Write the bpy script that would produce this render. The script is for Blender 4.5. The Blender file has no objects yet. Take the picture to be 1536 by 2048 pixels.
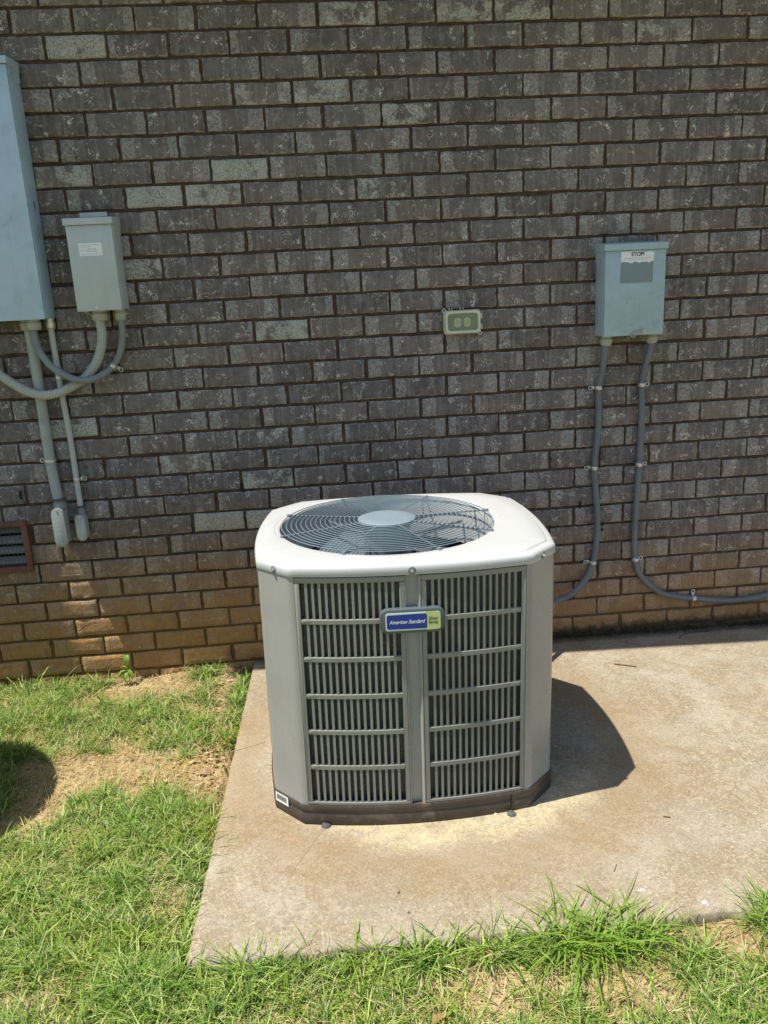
import bpy, bmesh, math, random
import numpy as np
from mathutils import Vector, Matrix

R = math.radians
SC = bpy.context.scene
COL = SC.collection
rnd = random.Random(7)
rng = np.random.default_rng(11)

# ------------------------------------------------------------------ camera
cam_d = bpy.data.cameras.new('camera')
cam = bpy.data.objects.new('camera', cam_d); COL.objects.link(cam)
rt = Vector((0.99636, -0.0815, -0.0500)); fw = Vector((0.0661, 0.9654, -0.2532))
fw.normalize(); rt = (rt - fw * rt.dot(fw)).normalized(); up = rt.cross(fw)
cam.matrix_world = Matrix(((rt.x, up.x, -fw.x, -0.471), (rt.y, up.y, -fw.y, -2.992), (rt.z, up.z, -fw.z, 1.379), (0, 0, 0, 1)))
cam_d.sensor_fit = 'VERTICAL'; cam_d.sensor_height = 24; cam_d.lens = 24 * 1554 / 2048
cam_d.clip_start = 0.05; cam_d.clip_end = 300
SC.camera = cam

# ------------------------------------------------------------------ sky and sun
SUN = Vector((-0.276, -0.062, 0.757)).normalized()       # towards the sun
world = bpy.data.worlds.new('World'); SC.world = world; world.use_nodes = True
wn = world.node_tree.nodes; wl = world.node_tree.links
sky = wn.new('ShaderNodeTexSky'); sky.sky_type = 'NISHITA'; sky.sun_disc = False
sky.sun_elevation = math.asin(SUN.z); sky.sun_rotation = math.atan2(SUN.x, SUN.y)
sky.air_density = 1.0; sky.dust_density = 1.2; sky.ozone_density = 1.0
bg = wn['Background']; bg.inputs[1].default_value = 0.108
wl.new(sky.outputs[0], bg.inputs[0])
sun_d = bpy.data.lights.new('sun', 'SUN'); sun_d.energy = 4.8; sun_d.angle = R(0.53); sun_d.color = (1.0, 0.945, 0.84)
sun = bpy.data.objects.new('sun', sun_d); COL.objects.link(sun)
sun.rotation_euler = (-SUN).to_track_quat('-Z', 'Y').to_euler(); sun.location = (-3, -1, 8)
SC.view_settings.view_transform = 'Standard'; SC.view_settings.look = 'None'
SC.view_settings.exposure = 0.66; SC.view_settings.gamma = 1.0; SC.view_settings.use_curve_mapping = False

# ------------------------------------------------------------------ helpers
class MB:
    """collects faces for one mesh"""
    def __init__(s): s.v = []; s.f = []
    def add(s, vs, fs):
        n = len(s.v); s.v += [tuple(p) for p in vs]; s.f += [tuple(n + i for i in f) for f in fs]; return s
    def box(s, x0, x1, y0, y1, z0, z1):
        return s.add([(x0,y0,z0),(x1,y0,z0),(x1,y1,z0),(x0,y1,z0),(x0,y0,z1),(x1,y0,z1),(x1,y1,z1),(x0,y1,z1)],
                     [(0,3,2,1),(4,5,6,7),(0,1,5,4),(1,2,6,5),(2,3,7,6),(3,0,4,7)])
    def grid(s, rows, closed=False, flip=False):
        n = len(rows[0]); vs = [p for r in rows for p in r]; fs = []
        for i in range(len(rows) - 1):
            for j in range(n if closed else n - 1):
                k = (j + 1) % n
                q = (i*n+j, i*n+k, (i+1)*n+k, (i+1)*n+j)
                fs.append(q[::-1] if flip else q)
        return s.add(vs, fs)
    def tube(s, pts, rad, n=12, caps=True, closed=False):
        pts = [Vector(p) for p in pts]; m = len(pts)
        rad = rad if hasattr(rad, '__len__') else [rad] * m
        rows = []; prev = None
        for i, p in enumerate(pts):
            a = pts[(i - 1) % m] if (closed or i > 0) else p
            b = pts[(i + 1) % m] if (closed or i < m - 1) else p
            t = (b - a).normalized()
            if prev is None:
                ref = Vector((0, 0, 1)) if abs(t.z) < .9 else Vector((1, 0, 0))
                u = t.cross(ref).normalized()
            else: u = (prev - t * prev.dot(t)).normalized()
            prev = u; w = t.cross(u)
            rows.append([p + (u * math.cos(2*math.pi*k/n) + w * math.sin(2*math.pi*k/n)) * rad[i] for k in range(n)])
        if closed: rows.append(rows[0])
        s.grid(rows, closed=True)
        if caps and not closed:
            s.add(rows[0], [tuple(range(n))[::-1]]); s.add(rows[-1], [tuple(range(n))])
        return s
    def cyl(s, c, ax, r0, r1, h, n=20):
        c = Vector(c); ax = Vector(ax).normalized()
        return s.tube([c, c + ax * h], [r0, r1], n)
    def prism(s, poly, y0, y1):
        """polygon in x,z extruded along y"""
        n = len(poly)
        return s.add([(x, y0, z) for x, z in poly] + [(x, y1, z) for x, z in poly],
                     [tuple(range(n)), tuple(range(2*n-1, n-1, -1))] + [(i, n+i, n+(i+1) % n, (i+1) % n) for i in range(n)])
    def mesh(s, name, smooth=False):
        me = bpy.data.meshes.new(name); me.from_pydata(s.v, [], s.f); me.validate(); me.update()
        if smooth: me.polygons.foreach_set('use_smooth', [True] * len(me.polygons))
        return me

def link(name, me, mat=None, parent=None, **props):
    o = bpy.data.objects.new(name, me); COL.objects.link(o)
    if mat is not None and me is not None:
        if not me.materials: me.materials.append(mat)
    if parent is not None: o.parent = parent
    for k, v in props.items(): o[k] = v
    return o

def obj(name, mb, mat, parent=None, smooth=False, bevel=0, seg=2, angle=35, **props):
    me = mb.mesh(name, smooth)
    bm = bmesh.new(); bm.from_mesh(me)
    if bevel: bmesh.ops.remove_doubles(bm, verts=bm.verts, dist=1e-5)
    bmesh.ops.recalc_face_normals(bm, faces=bm.faces)
    if bevel:
        es = [e for e in bm.edges if len(e.link_faces) == 2 and e.calc_face_angle(0) > R(angle)]
        bmesh.ops.bevel(bm, geom=es, offset=bevel, segments=seg, profile=.6, affect='EDGES', clamp_overlap=True)
        for f in bm.faces: f.smooth = True
    bm.to_mesh(me); bm.free()
    if bevel or smooth:
        try: me.set_sharp_from_angle(angle=R(40))
        except Exception: pass
    return link(name, me, mat, parent, **props)

def thing(name, label, cat, loc=(0, 0, 0), rot=(0, 0, 0), group=None):
    o = bpy.data.objects.new(name, None); COL.objects.link(o); o.empty_display_size = .1
    o.location = loc; o.rotation_euler = rot; o['label'] = label; o['category'] = cat
    if group: o['group'] = group
    return o

def smooth_path(pts, k=8):
    P = [np.array(p, float) for p in pts]; P = [2*P[0]-P[1]] + P + [2*P[-1]-P[-2]]; out = []
    for i in range(1, len(P) - 2):
        for j in range(k):
            t = j / k; a, b, c, d = P[i-1:i+3]
            out.append(.5*((2*b) + (-a+c)*t + (2*a-5*b+4*c-d)*t*t + (-a+3*b-3*c+d)*t**3))
    out.append(P[-2]); return out

# ------------------------------------------------------------------ material helpers
class Mat:
    def __init__(s, name, rough=.6, spec=.5, metal=0):
        s.m = bpy.data.materials.new(name); s.m.use_nodes = True; s.t = s.m.node_tree
        s.n = s.t.nodes; s.b = s.n['Principled BSDF']
        s.b.inputs['Roughness'].default_value = rough; s.b.inputs['Metallic'].default_value = metal
        s.b.inputs['Specular IOR Level'].default_value = spec
        g = s.n.new('ShaderNodeNewGeometry'); s.geo = g; s.pos = g.outputs['Position']
    def L(s, a, b): s.t.links.new(a, b); return s
    def val(s, sock, x):
        if isinstance(x, (int, float)): sock.default_value = x
        elif isinstance(x, (tuple, list)): sock.default_value = tuple(x) + ((1,) if len(x) == 3 and sock.type == 'RGBA' else ())
        else: s.L(x, sock)
    def math(s, op, a, b=0.0, c=0.0, clamp=False):
        n = s.n.new('ShaderNodeMath'); n.operation = op; n.use_clamp = clamp
        s.val(n.inputs[0], a); s.val(n.inputs[1], b); s.val(n.inputs[2], c); return n.outputs[0]
    def vmath(s, op, a, b=(0, 0, 0)):
        n = s.n.new('ShaderNodeVectorMath'); n.operation = op; s.val(n.inputs[0], a); s.val(n.inputs[1], b); return n.outputs[0]
    def mapping(s, scale=(1, 1, 1), loc=(0, 0, 0), src=None):
        n = s.n.new('ShaderNodeMapping'); n.inputs['Scale'].default_value = scale; n.inputs['Location'].default_value = loc
        s.L(src or s.pos, n.inputs[0]); return n.outputs[0]
    def noise(s, scale, detail=4, rough=.55, dist=0, vec=None, w=None):
        n = s.n.new('ShaderNodeTexNoise'); n.inputs['Scale'].default_value = scale; n.inputs['Detail'].default_value = detail
        n.inputs['Roughness'].default_value = rough; n.inputs['Distortion'].default_value = dist
        if w is not None: n.noise_dimensions = '4D'; s.val(n.inputs['W'], w)
        s.L(vec or s.pos, n.inputs['Vector']); return n.outputs[0]
    def ramp(s, f, *stops):
        n = s.n.new('ShaderNodeMapRange'); n.interpolation_type = 'SMOOTHSTEP'
        s.val(n.inputs[0], f); n.inputs[1].default_value = stops[0]; n.inputs[2].default_value = stops[1]
        n.inputs[3].default_value = stops[2] if len(stops) > 2 else 0; n.inputs[4].default_value = stops[3] if len(stops) > 2 else 1
        return n.outputs[0]
    def mix(s, f, a, b, mode='MIX'):
        n = s.n.new('ShaderNodeMix'); n.data_type = 'RGBA'; n.blend_type = mode
        s.val(n.inputs[0], f); s.val(n.inputs[6], a); s.val(n.inputs[7], b); return n.outputs[2]
    def sep(s, v):
        n = s.n.new('ShaderNodeSeparateXYZ'); s.L(v, n.inputs[0]); return n.outputs
    def comb(s, x, y, z):
        n = s.n.new('ShaderNodeCombineXYZ'); s.val(n.inputs[0], x); s.val(n.inputs[1], y); s.val(n.inputs[2], z); return n.outputs[0]
    def white(s, v):
        n = s.n.new('ShaderNodeTexWhiteNoise'); s.L(v, n.inputs[0]); return n.outputs
    def color(s, c): s.val(s.b.inputs['Base Color'], c); return s
    def rough(s, c): s.val(s.b.inputs['Roughness'], c); return s
    def bump(s, h, strength=.5, dist=.002, prev=None):
        n = s.n.new('ShaderNodeBump'); n.inputs['Strength'].default_value = strength; n.inputs['Distance'].default_value = dist
        s.L(h, n.inputs['Height'])
        if prev: s.L(prev, n.inputs['Normal'])
        s.L(n.outputs[0], s.b.inputs['Normal']); return n.outputs[0]

def paint(name, col, rough=.35, spec=.5, var=.06, dirt=0, dirtcol=(.2, .17, .12), bump=.08, metal=0, bscale=90, streak=0):
    m = Mat(name, rough, spec, metal)
    f = m.noise(6, 5, .6)
    if streak:
        sv = m.mapping((38, 38, 3.2)); sf = m.math('MULTIPLY', m.ramp(m.noise(1, 6, .65, .2, vec=sv), .50, .70), streak)
        col0 = col
    c = m.mix(m.ramp(f, .3, .7), tuple(x*(1-var) for x in col), tuple(min(1, x*(1+var)) for x in col))
    if streak: c = m.mix(sf, c, dirtcol)
    if dirt:
        d = m.math('MULTIPLY', m.ramp(m.noise(14, 7, .7, .4), .5, .75), dirt)
        c = m.mix(d, c, dirtcol)
        m.rough(m.math('ADD', m.math('MULTIPLY', d, .4), rough))
    m.color(c)
    if bump: m.bump(m.noise(bscale, 3), bump, .001)
    return m

# ------------------------------------------------------------------ materials
def brick_material():
    m = Mat('brick_clay', .85, .3)
    x, y, z = m.sep(m.pos)
    u = m.math('ADD', m.math('DIVIDE', x, .204), 4); v = m.math('SUBTRACT', 30, m.math('DIVIDE', z, .08))
    row = m.math('FLOOR', v); odd = m.math('ABSOLUTE', m.math('MODULO', row, 2))
    uu = m.math('SUBTRACT', u, m.math('MULTIPLY', odd, .5)); bu = m.math('FLOOR', uu)
    fu = m.math('SUBTRACT', uu, bu); fv = m.math('SUBTRACT', v, row)
    idv = m.comb(bu, row, 3.3); wn_ = m.white(idv); r1 = wn_[0]; r2, r3, r4 = m.sep(wn_[1])
    off = m.math('MULTIPLY', r1, 37)
    pz = m.vmath('ADD', m.pos, m.comb(off, 0, m.math('MULTIPLY', r2, 21)))
    dark = m.mix(r3, (.112, .094, .087), (.158, .134, .124))
    dark = m.mix(m.math('MULTIPLY', m.ramp(r4, .75, 1), .5), dark, (.235, .175, .135))
    c = m.mix(m.math('MULTIPLY', m.ramp(m.noise(26, 6, .65, vec=pz), .35, .7), .5), dark, (.250, .226, .205))
    # vertical kiln bands
    warp = m.math('MULTIPLY', m.math('SUBTRACT', m.noise(45, 4, .6, vec=pz), .5), .16)
    fw_ = m.math('ADD', fu, warp)
    wl_ = m.math('MULTIPLY', m.ramp(r2, .1, .9), .24); wr_ = m.math('MULTIPLY', m.ramp(r3, .3, .9), .26)
    bl = m.math('LESS_THAN', fw_, m.math('ADD', wl_, .03)); br = m.math('GREATER_THAN', fw_, m.math('SUBTRACT', .97, wr_))
    band = m.math('MAXIMUM', bl, br)
    streak = m.noise(1, 4, .6, vec=m.mapping((75, 20, 5), src=pz))
    band2 = m.ramp(streak, .50, .60)
    bandf = m.math('MAXIMUM', m.math('MULTIPLY', band, .75), m.math('MULTIPLY', band2, .36))
    bandf = m.math('MULTIPLY', bandf, m.ramp(m.noise(110, 4, .75, vec=pz), .36, .58))
    c = m.mix(bandf, c, (.375, .352, .318))
    # curly pale scratches
    sc_ = m.math('ABSOLUTE', m.math('SUBTRACT', m.noise(44, 2, .5, 1.6, vec=pz), .5))
    fl = m.math('MULTIPLY', m.ramp(sc_, .020, .046, 1, 0), m.ramp(m.noise(24, 4, .6, vec=pz), .53, .62))
    fl2 = m.ramp(m.noise(100, 2, .5, .5, vec=pz), .685, .73)
    fl = m.math('MAXIMUM', fl, m.math('MULTIPLY', fl2, .8))
    c = m.mix(m.math('MULTIPLY', fl, .8), c, (.74, .70, .63))
    # mortar smears on arrises
    e = m.math('MINIMUM', m.math('MINIMUM', fv, m.math('SUBTRACT', 1, fv)), m.math('MULTIPLY', m.math('MINIMUM', fu, m.math('SUBTRACT', 1, fu)), 2.5))
    ef = m.math('MULTIPLY', m.ramp(e, .085, .135, 1, 0), m.ramp(m.noise(60, 4, .6), .45, .58))
    c = m.mix(m.math('MULTIPLY', ef, .75), c, (.42, .38, .30))
    # pale crumbled patches (per-brick property)
    at = m.n.new('ShaderNodeAttribute'); at.attribute_type = 'OBJECT'; at.attribute_name = 'pale'
    pm = m.math('ADD', m.math('MULTIPLY', m.noise(16, 5, .65, vec=pz), 1.1), m.math('MULTIPLY', at.outputs['Fac'], .33))
    pm = m.math('MULTIPLY', m.ramp(pm, .70, .80), m.math('GREATER_THAN', at.outputs['Fac'], .05))
    crumb = m.ramp(m.noise(150, 4, .75), .40, .58)
    c = m.mix(m.math('MULTIPLY', pm, m.math('ADD', m.math('MULTIPLY', crumb, .75), .15)), c, (.50, .51, .43))
    # splashed soil and warm ground bounce painted into the lowest courses
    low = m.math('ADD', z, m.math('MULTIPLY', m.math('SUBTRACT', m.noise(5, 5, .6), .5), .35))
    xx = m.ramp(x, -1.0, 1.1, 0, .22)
    mud_bounce = m.math('MULTIPLY', m.ramp(m.math('ADD', low, xx), .10, .78, 1, 0), m.ramp(m.noise(40, 5, .7), .25, .65, .45, 1))
    c = m.mix(m.math('MULTIPLY', mud_bounce, .9), c, m.mix(m.noise(17, 4), (.38, .185, .042), (.50, .285, .085)))
    algae = m.math('MULTIPLY', m.ramp(m.math('ADD', z, m.math('MULTIPLY', m.math('SUBTRACT', m.noise(30, 4, .7), .5), .07)), .050, .018), m.ramp(x, .05, .25))
    c = m.mix(m.math('MULTIPLY', algae, .85), c, (.035, .032, .022))
    m.color(c)
    h = m.math('ADD', m.math('MULTIPLY', m.noise(38, 5, .65, .6, vec=pz), 1.0), m.math('MULTIPLY', m.noise(150, 4, .7, vec=pz), .45))
    h = m.math('ADD', h, m.math('MULTIPLY', fl, -.15))
    m.bump(h, 1.0, .0085)
    return m.m

def mortar_material():
    m = Mat('mortar', .95, .2)
    x, y, z = m.sep(m.pos)
    c = m.mix(m.ramp(m.noise(40, 6, .7), .3, .7), (.062, .041, .028), (.115, .080, .056))
    low = m.math('ADD', z, m.math('MULTIPLY', m.math('SUBTRACT', m.noise(5, 5, .6), .5), .35))
    mud_bounce = m.math('MULTIPLY', m.ramp(m.math('ADD', low, m.ramp(x, -1, 1.1, 0, .22)), .16, .48, 1, 0), .8)  # soil splash with ground bounce painted in, as on the bricks
    c = m.mix(mud_bounce, c, (.20, .12, .04))
    m.color(c); m.bump(m.noise(160, 6, .75), .9, .004)
    return m.m

def concrete_material():
    m = Mat('concrete', .85, .25)
    x, y, z = m.sep(m.pos)
    fine = m.noise(140, 6, .78, .4); mid = m.noise(45, 5, .6); big = m.noise(3.2, 4, .6, .5)
    c = m.mix(m.ramp(big, .3, .7), (.245, .205, .150), (.318, .280, .216))
    c = m.mix(m.math('MULTIPLY', m.ramp(m.noise(6, 7, .7, .6), .44, .60), .6), c, (.215, .158, .090))
    c = m.mix(m.math('MULTIPLY', m.ramp(mid, .48, .66), .35), c, (.42, .37, .27))
    c = m.mix(m.math('MULTIPLY', m.ramp(fine, .53, .62), .8), c, (.46, .39, .275))
    c = m.mix(m.math('MULTIPLY', m.ramp(fine, .45, .35), .8), c, (.125, .092, .060))
    c = m.mix(m.math('MULTIPLY', m.ramp(m.noise(420, 2, .5), .64, .70), .7), c, (.06, .05, .04))
    # lime and iron drip ring round the cabinet
    dx = m.math('DIVIDE', m.math('ADD', x, .20), .56); dy = m.math('DIVIDE', m.math('ADD', y, .76), .50)
    d = m.math('SQRT', m.math('ADD', m.math('MULTIPLY', dx, dx), m.math('MULTIPLY', dy, dy)))
    d = m.math('ADD', d, m.math('MULTIPLY', m.math('SUBTRACT', m.noise(7, 4, .6), .5), .30))
    ring = m.ramp(d, 1.04, .92)
    frontm = m.ramp(y, -.85, -1.05)
    c = m.mix(m.math('MULTIPLY', m.math('MULTIPLY', m.math('MULTIPLY', ring, frontm), m.ramp(m.noise(22, 6, .7), .30, .62, .15, 1)), .62), c, m.mix(m.ramp(fine, .4, .6), (.40, .32, .17), (.60, .52, .33)))
    ring2 = m.math('MULTIPLY', m.ramp(d, 1.60, 1.05), m.ramp(d, .9, 1.1))
    c = m.mix(m.math('MULTIPLY', ring2, .5), c, (.235, .160, .080))
    # black algae where pad meets the wall
    al = m.math('MULTIPLY', m.ramp(m.math('ADD', y, m.math('MULTIPLY', m.noise(20, 4), .05)), -.05, .0), .8)
    c = m.mix(al, c, (.05, .045, .035))
    m.color(c)
    h = m.math('ADD', m.math('MULTIPLY', fine, 1), m.math('MULTIPLY', m.noise(60, 4), .6))
    m.bump(h, .7, .0028)
    return m.m

def soil_material():
    m = Mat('soil', .95, .15)
    x, y, z = m.sep(m.pos)
    n1 = m.noise(9, 6, .65, .5); n2 = m.noise(75, 5, .7, .4)
    c = m.mix(m.ramp(n1, .35, .65), (.27, .19, .09), (.42, .32, .165))
    c = m.mix(m.math('MULTIPLY', m.ramp(n2, .50, .36), .8), c, (.12, .08, .045))
    c = m.mix(m.math('MULTIPLY', m.ramp(n2, .56, .66), .6), c, (.60, .50, .33))
    moss = m.ramp(m.noise(13, 5, .7), .55, .66)
    c = m.mix(m.math('MULTIPLY', moss, .5), c, (.28, .24, .06))
    far = m.ramp(m.math('SQRT', m.math('ADD', m.math('MULTIPLY', x, x), m.math('MULTIPLY', y, y))), 3.0, 5.0)
    gn = m.mix(m.ramp(m.noise(1.5, 5, .6), .35, .65), (.10, .14, .035), (.24, .21, .09))
    c = m.mix(far, c, gn)
    m.color(c); m.bump(m.math('ADD', n2, m.math('MULTIPLY', m.noise(260, 3, .7), .4)), .9, .006)
    return m.m

def blade_material(name, cols, trans=.35, rough=.5):
    m = Mat(name, rough, .35)
    ri = m.geo.outputs['Random Per Island']
    n = m.n.new('ShaderNodeValToRGB'); cr = n.color_ramp; cr.interpolation = 'LINEAR'
    cr.elements[0].position = 0; cr.elements[0].color = (*cols[0], 1); cr.elements[1].position = 1; cr.elements[1].color = (*cols[-1], 1)
    for i, cc in enumerate(cols[1:-1]):
        e = cr.elements.new((i + 1) / (len(cols) - 1)); e.color = (*cc, 1)
    m.L(ri, n.inputs[0])
    c = m.mix(m.math('MULTIPLY', m.ramp(m.noise(6, 4, .6), .45, .68), .4), n.outputs[0], m.mix(1, n.outputs[0], (1.25, 1.0, .55), 'MULTIPLY'))
    m.color(c)
    tr = m.n.new('ShaderNodeBsdfTranslucent'); m.L(c, tr.inputs[0])
    mx = m.n.new('ShaderNodeMixShader'); mx.inputs[0].default_value = trans
    out = m.n['Material Output']; m.L(m.b.outputs[0], mx.inputs[1]); m.L(tr.outputs[0], mx.inputs[2]); m.L(mx.outputs[0], out.inputs[0])
    return m.m

M = {}
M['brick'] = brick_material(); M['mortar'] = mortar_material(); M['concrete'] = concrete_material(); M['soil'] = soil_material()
M['grass'] = blade_material('grass_green', [(.045, .11, .018), (.10, .21, .025), (.19, .33, .035), (.27, .41, .06), (.48, .54, .20), (.12, .23, .04)])
M['grass2'] = blade_material('grass_bright', [(.15, .28, .03), (.24, .38, .05), (.18, .31, .05)], .45)
M['straw'] = blade_material('straw', [(.30, .22, .10), (.46, .37, .19), (.56, .48, .29), (.36, .33, .13)], .25)
M['cabinet'] = paint('cabinet_paint_shaded', (.305, .305, .285), .24, .5, .04, dirt=.30, dirtcol=(.25, .235, .19), bump=.05, streak=.18).m  # same paint as the cap, darkened for the shaded sides
M['cap'] = paint('cap_paint_lit', (.43, .44, .44), .32, .5, .03, dirt=.22, dirtcol=(.42, .39, .33), bump=.05).m  # sunlit tone of the unit's single paint
M['louvre'] = paint('louvre_paint_shaded', (.215, .22, .195), .38, .5, .05, dirt=.35, dirtcol=(.24, .20, .14), bump=.08).m  # same paint again, its darkest tone carrying the louvres' shade
M['base'] = paint('base_pan_paint', (.052, .042, .034), .5, .45, .15, dirt=.8, dirtcol=(.17, .13, .09), bump=.4).m
M['wire'] = paint('guard_wire_coating', (.15, .20, .22), .26, .6, .05, bump=0).m
M['disc'] = paint('motor_cover', (.17, .215, .255), .45, .5, .05, dirt=.25, dirtcol=(.33, .35, .35), bump=.3, bscale=300).m
M['fan'] = paint('fan_metal', (.10, .125, .145), .3, .6, .08, dirt=.3, dirtcol=(.12, .13, .13), bump=0).m
M['dark'] = paint('fan_dark', (.035, .042, .05), .4, .5, .2, bump=0).m
M['steel'] = paint('zinc_steel', (.62, .61, .56), .38, .5, .08, dirt=.3, metal=.75, bump=.05).m
M['box_blue'] = paint('panel_paint_blue', (.40, .53, .63), .42, .7, .06, dirt=.8, dirtcol=(.25, .36, .45), bump=.06, streak=.2).m
M['box_grey'] = paint('box_paint_grey', (.43, .485, .46), .38, .5, .04, dirt=.22, dirtcol=(.32, .33, .29), bump=.06, streak=.25).m
M['box_right'] = paint('box_paint_teal', (.34, .455, .485), .40, .5, .07, dirt=.75, dirtcol=(.22, .32, .36), bump=.06, streak=.3).m
M['glue'] = paint('glue_patch', (.20, .255, .26), .6, .3, .05, bump=0).m
M['conduit'] = paint('conduit_grey', (.135, .155, .17), .45, .4, .12, dirt=.45, dirtcol=(.22, .21, .18), bump=.1).m
M['conduit_mid'] = paint('conduit_mid_grey', (.20, .225, .23), .45, .4, .1, dirt=.3, dirtcol=(.26, .25, .2), bump=.1).m
M['flex'] = paint('flex_pvc', (.40, .42, .36), .5, .4, .06, dirt=.35, dirtcol=(.31, .30, .23), bump=.05).m
M['pvc'] = paint('pvc_pipe', (.33, .355, .32), .5, .4, .08, dirt=.5, dirtcol=(.22, .22, .17), bump=.15).m
M['pvc2'] = paint('painted_pipe', (.44, .46, .43), .45, .4, .06, dirt=.3, dirtcol=(.3, .3, .25), bump=.1).m
M['fit'] = paint('fitting_plastic', (.36, .37, .30), .5, .4, .06, dirt=.3, bump=.08).m
M['lb'] = paint('cast_fitting', (.33, .36, .345), .42, .5, .06, dirt=.35, dirtcol=(.25, .25, .22), bump=.12).m
M['black'] = paint('black_gap', (.012, .012, .013), .7, .3, .1, bump=0).m
M['rust'] = paint('rusty_frame', (.165, .070, .048), .65, .4, .2, dirt=.7, dirtcol=(.22, .15, .11), bump=.5).m
M['ventslat'] = paint('vent_slat', (.24, .25, .225), .6, .4, .15, dirt=.4, bump=.1).m
M['white'] = paint('sticker_white', (.74, .77, .75), .5, .3, .02, bump=0).m
M['ink'] = paint('ink', (.02, .02, .022), .6, .2, 0, bump=0).m
M['greyink'] = paint('grey_ink', (.36, .39, .39), .6, .2, 0, bump=0).m
M['badge'] = paint('badge_grey', (.075, .10, .105), .35, .5, .03, bump=.05).m
M['blue'] = paint('badge_blue', (.006, .035, .27), .3, .5, .02, bump=0).m
M['lime'] = paint('badge_lime', (.50, .57, .24), .35, .5, .02, bump=0).m
M['pale'] = paint('badge_pale', (.60, .72, .58), .35, .5, .02, bump=0).m
M['soffit'] = paint('eave_paint', (.62, .60, .54), .6, .3, .03, bump=.05).m
M['shingle'] = paint('roof_dark', (.09, .085, .08), .9, .2, .1, bump=.3).m
M['bin'] = paint('bin_green', (.03, .06, .045), .5, .4, .05, bump=.05).m
M['leaf_y'] = blade_material('leaf_yellow', [(.46, .44, .13), (.52, .48, .18)], .35)
M['leaf_b'] = blade_material('leaf_brown', [(.34, .20, .11), (.46, .32, .19), (.26, .15, .08), (.55, .42, .26)], .2)
M['weed'] = blade_material('weed_leaf', [(.16, .30, .03), (.24, .38, .05)], .5)
M['twig'] = paint('twig_bark', (.085, .06, .045), .8, .2, .2, bump=.3).m
M['chip'] = paint('white_chip', (.50, .53, .53), .5, .4, .05, bump=.1).m
M['stone'] = paint('dark_stone', (.085, .088, .09), .55, .4, .2, bump=.4).m
M['moss'] = paint('black_moss', (.035, .037, .022), .95, .2, .3, dirt=.8, dirtcol=(.16, .15, .10), bump=.8, bscale=200).m
M['cream'] = paint('socket_cream', (.62, .60, .38), .45, .4, .04, bump=0).m

def glassy():
    m = Mat('cloudy_plastic', .28, .5); m.color((.42, .50, .28)); m.b.inputs['Alpha'].default_value = .22
    return m.m
M['cloud'] = glassy()
M['yplastic'] = paint('aged_plastic', (.58, .57, .43), .38, .5, .06, dirt=.25, dirtcol=(.38, .37, .22), bump=.05).m
M['outbox'] = paint('outlet_back', (.13, .17, .11), .6, .4, .1, bump=0).m

def coil_material():
    m = Mat('coil_fins', .55, .4, .3)
    x, y, z = m.sep(m.pos)
    f = m.ramp(m.noise(1, 2, .5, vec=m.mapping((1, 1, 1))), .4, .6)
    c = m.mix(f, (.13, .145, .13), (.22, .24, .21))
    glint = m.ramp(m.noise(230, 2, .5, .2), .66, .70)  # pale specks painted as sun glints on the mesh guard
    c = m.mix(m.math('MULTIPLY', glint, .9), c, (.42, .42, .36))
    m.color(c); m.bump(m.noise(300, 2), .4, .002)
    return m.m
M['coil'] = coil_material()

# ------------------------------------------------------------------ ground and pad
UX, UY = -0.286, -0.760
def pad_z(x): return -0.0105 * (x - UX)
def gz(x, y):
    x = np.asarray(x, float); y = np.asarray(y, float)
    z = -0.034 + .006*np.sin(5.1*x+1.3)*np.sin(4.3*y+.5) + .004*np.sin(13*x+y*3)*np.cos(11*y-2*x) + .0022*np.sin(31*x+4)*np.sin(27*y+x*9)
    z = z + .008*np.exp(-((x+.9)/.25)**2) * (x < -.86)
    ins = (x > -.855) & (y > -1.53) & (x < 2.4)
    z = np.where(ins, -.13, z)
    return z
xs = np.unique(np.concatenate([np.arange(-2.9, 2.5, .022), np.array([-60, -40, -25, -15, -10, -7, -5, -4, -3.4, 2.6, 3, 3.6, 5, 7, 10, 15, 25, 40, 60])]))
ys = np.unique(np.concatenate([np.arange(-3.0, .03, .022), np.array([-60, -40, -25, -15, -10, -7, -5.5, -4.5, -3.8, -3.3, .1, 3, 10, 30, 60])]))
gx, gy = np.meshgrid(xs, ys); gzz = gz(gx, gy) + rng.normal(0, .0012, gx.shape) * (np.abs(gx) < 3)
nv = gx.size; nxs = len(xs)
me = bpy.data.meshes.new('ground')
i = np.arange((len(ys)-1)*(nxs-1)); r_, c_ = i // (nxs-1), i % (nxs-1); a_ = r_*nxs+c_
fa = np.stack([a_, a_+1, a_+nxs+1, a_+nxs], 1)
def np_mesh(me, V, F, smooth=True):
    k = F.shape[1]
    me.vertices.add(len(V)); me.vertices.foreach_set('co', V.astype(np.float32).ravel())
    me.loops.add(F.size); me.loops.foreach_set('vertex_index', F.astype(np.int32).ravel())
    me.polygons.add(len(F)); me.polygons.foreach_set('loop_start', np.arange(0, F.size, k, dtype=np.int32))
    me.polygons.foreach_set('use_smooth', np.full(len(F), smooth)); me.update(calc_edges=True); me.validate()
np_mesh(me, np.stack([gx, gy, gzz], -1).reshape(-1, 3), fa)
link('ground', me, M['soil'], kind='structure')

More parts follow.
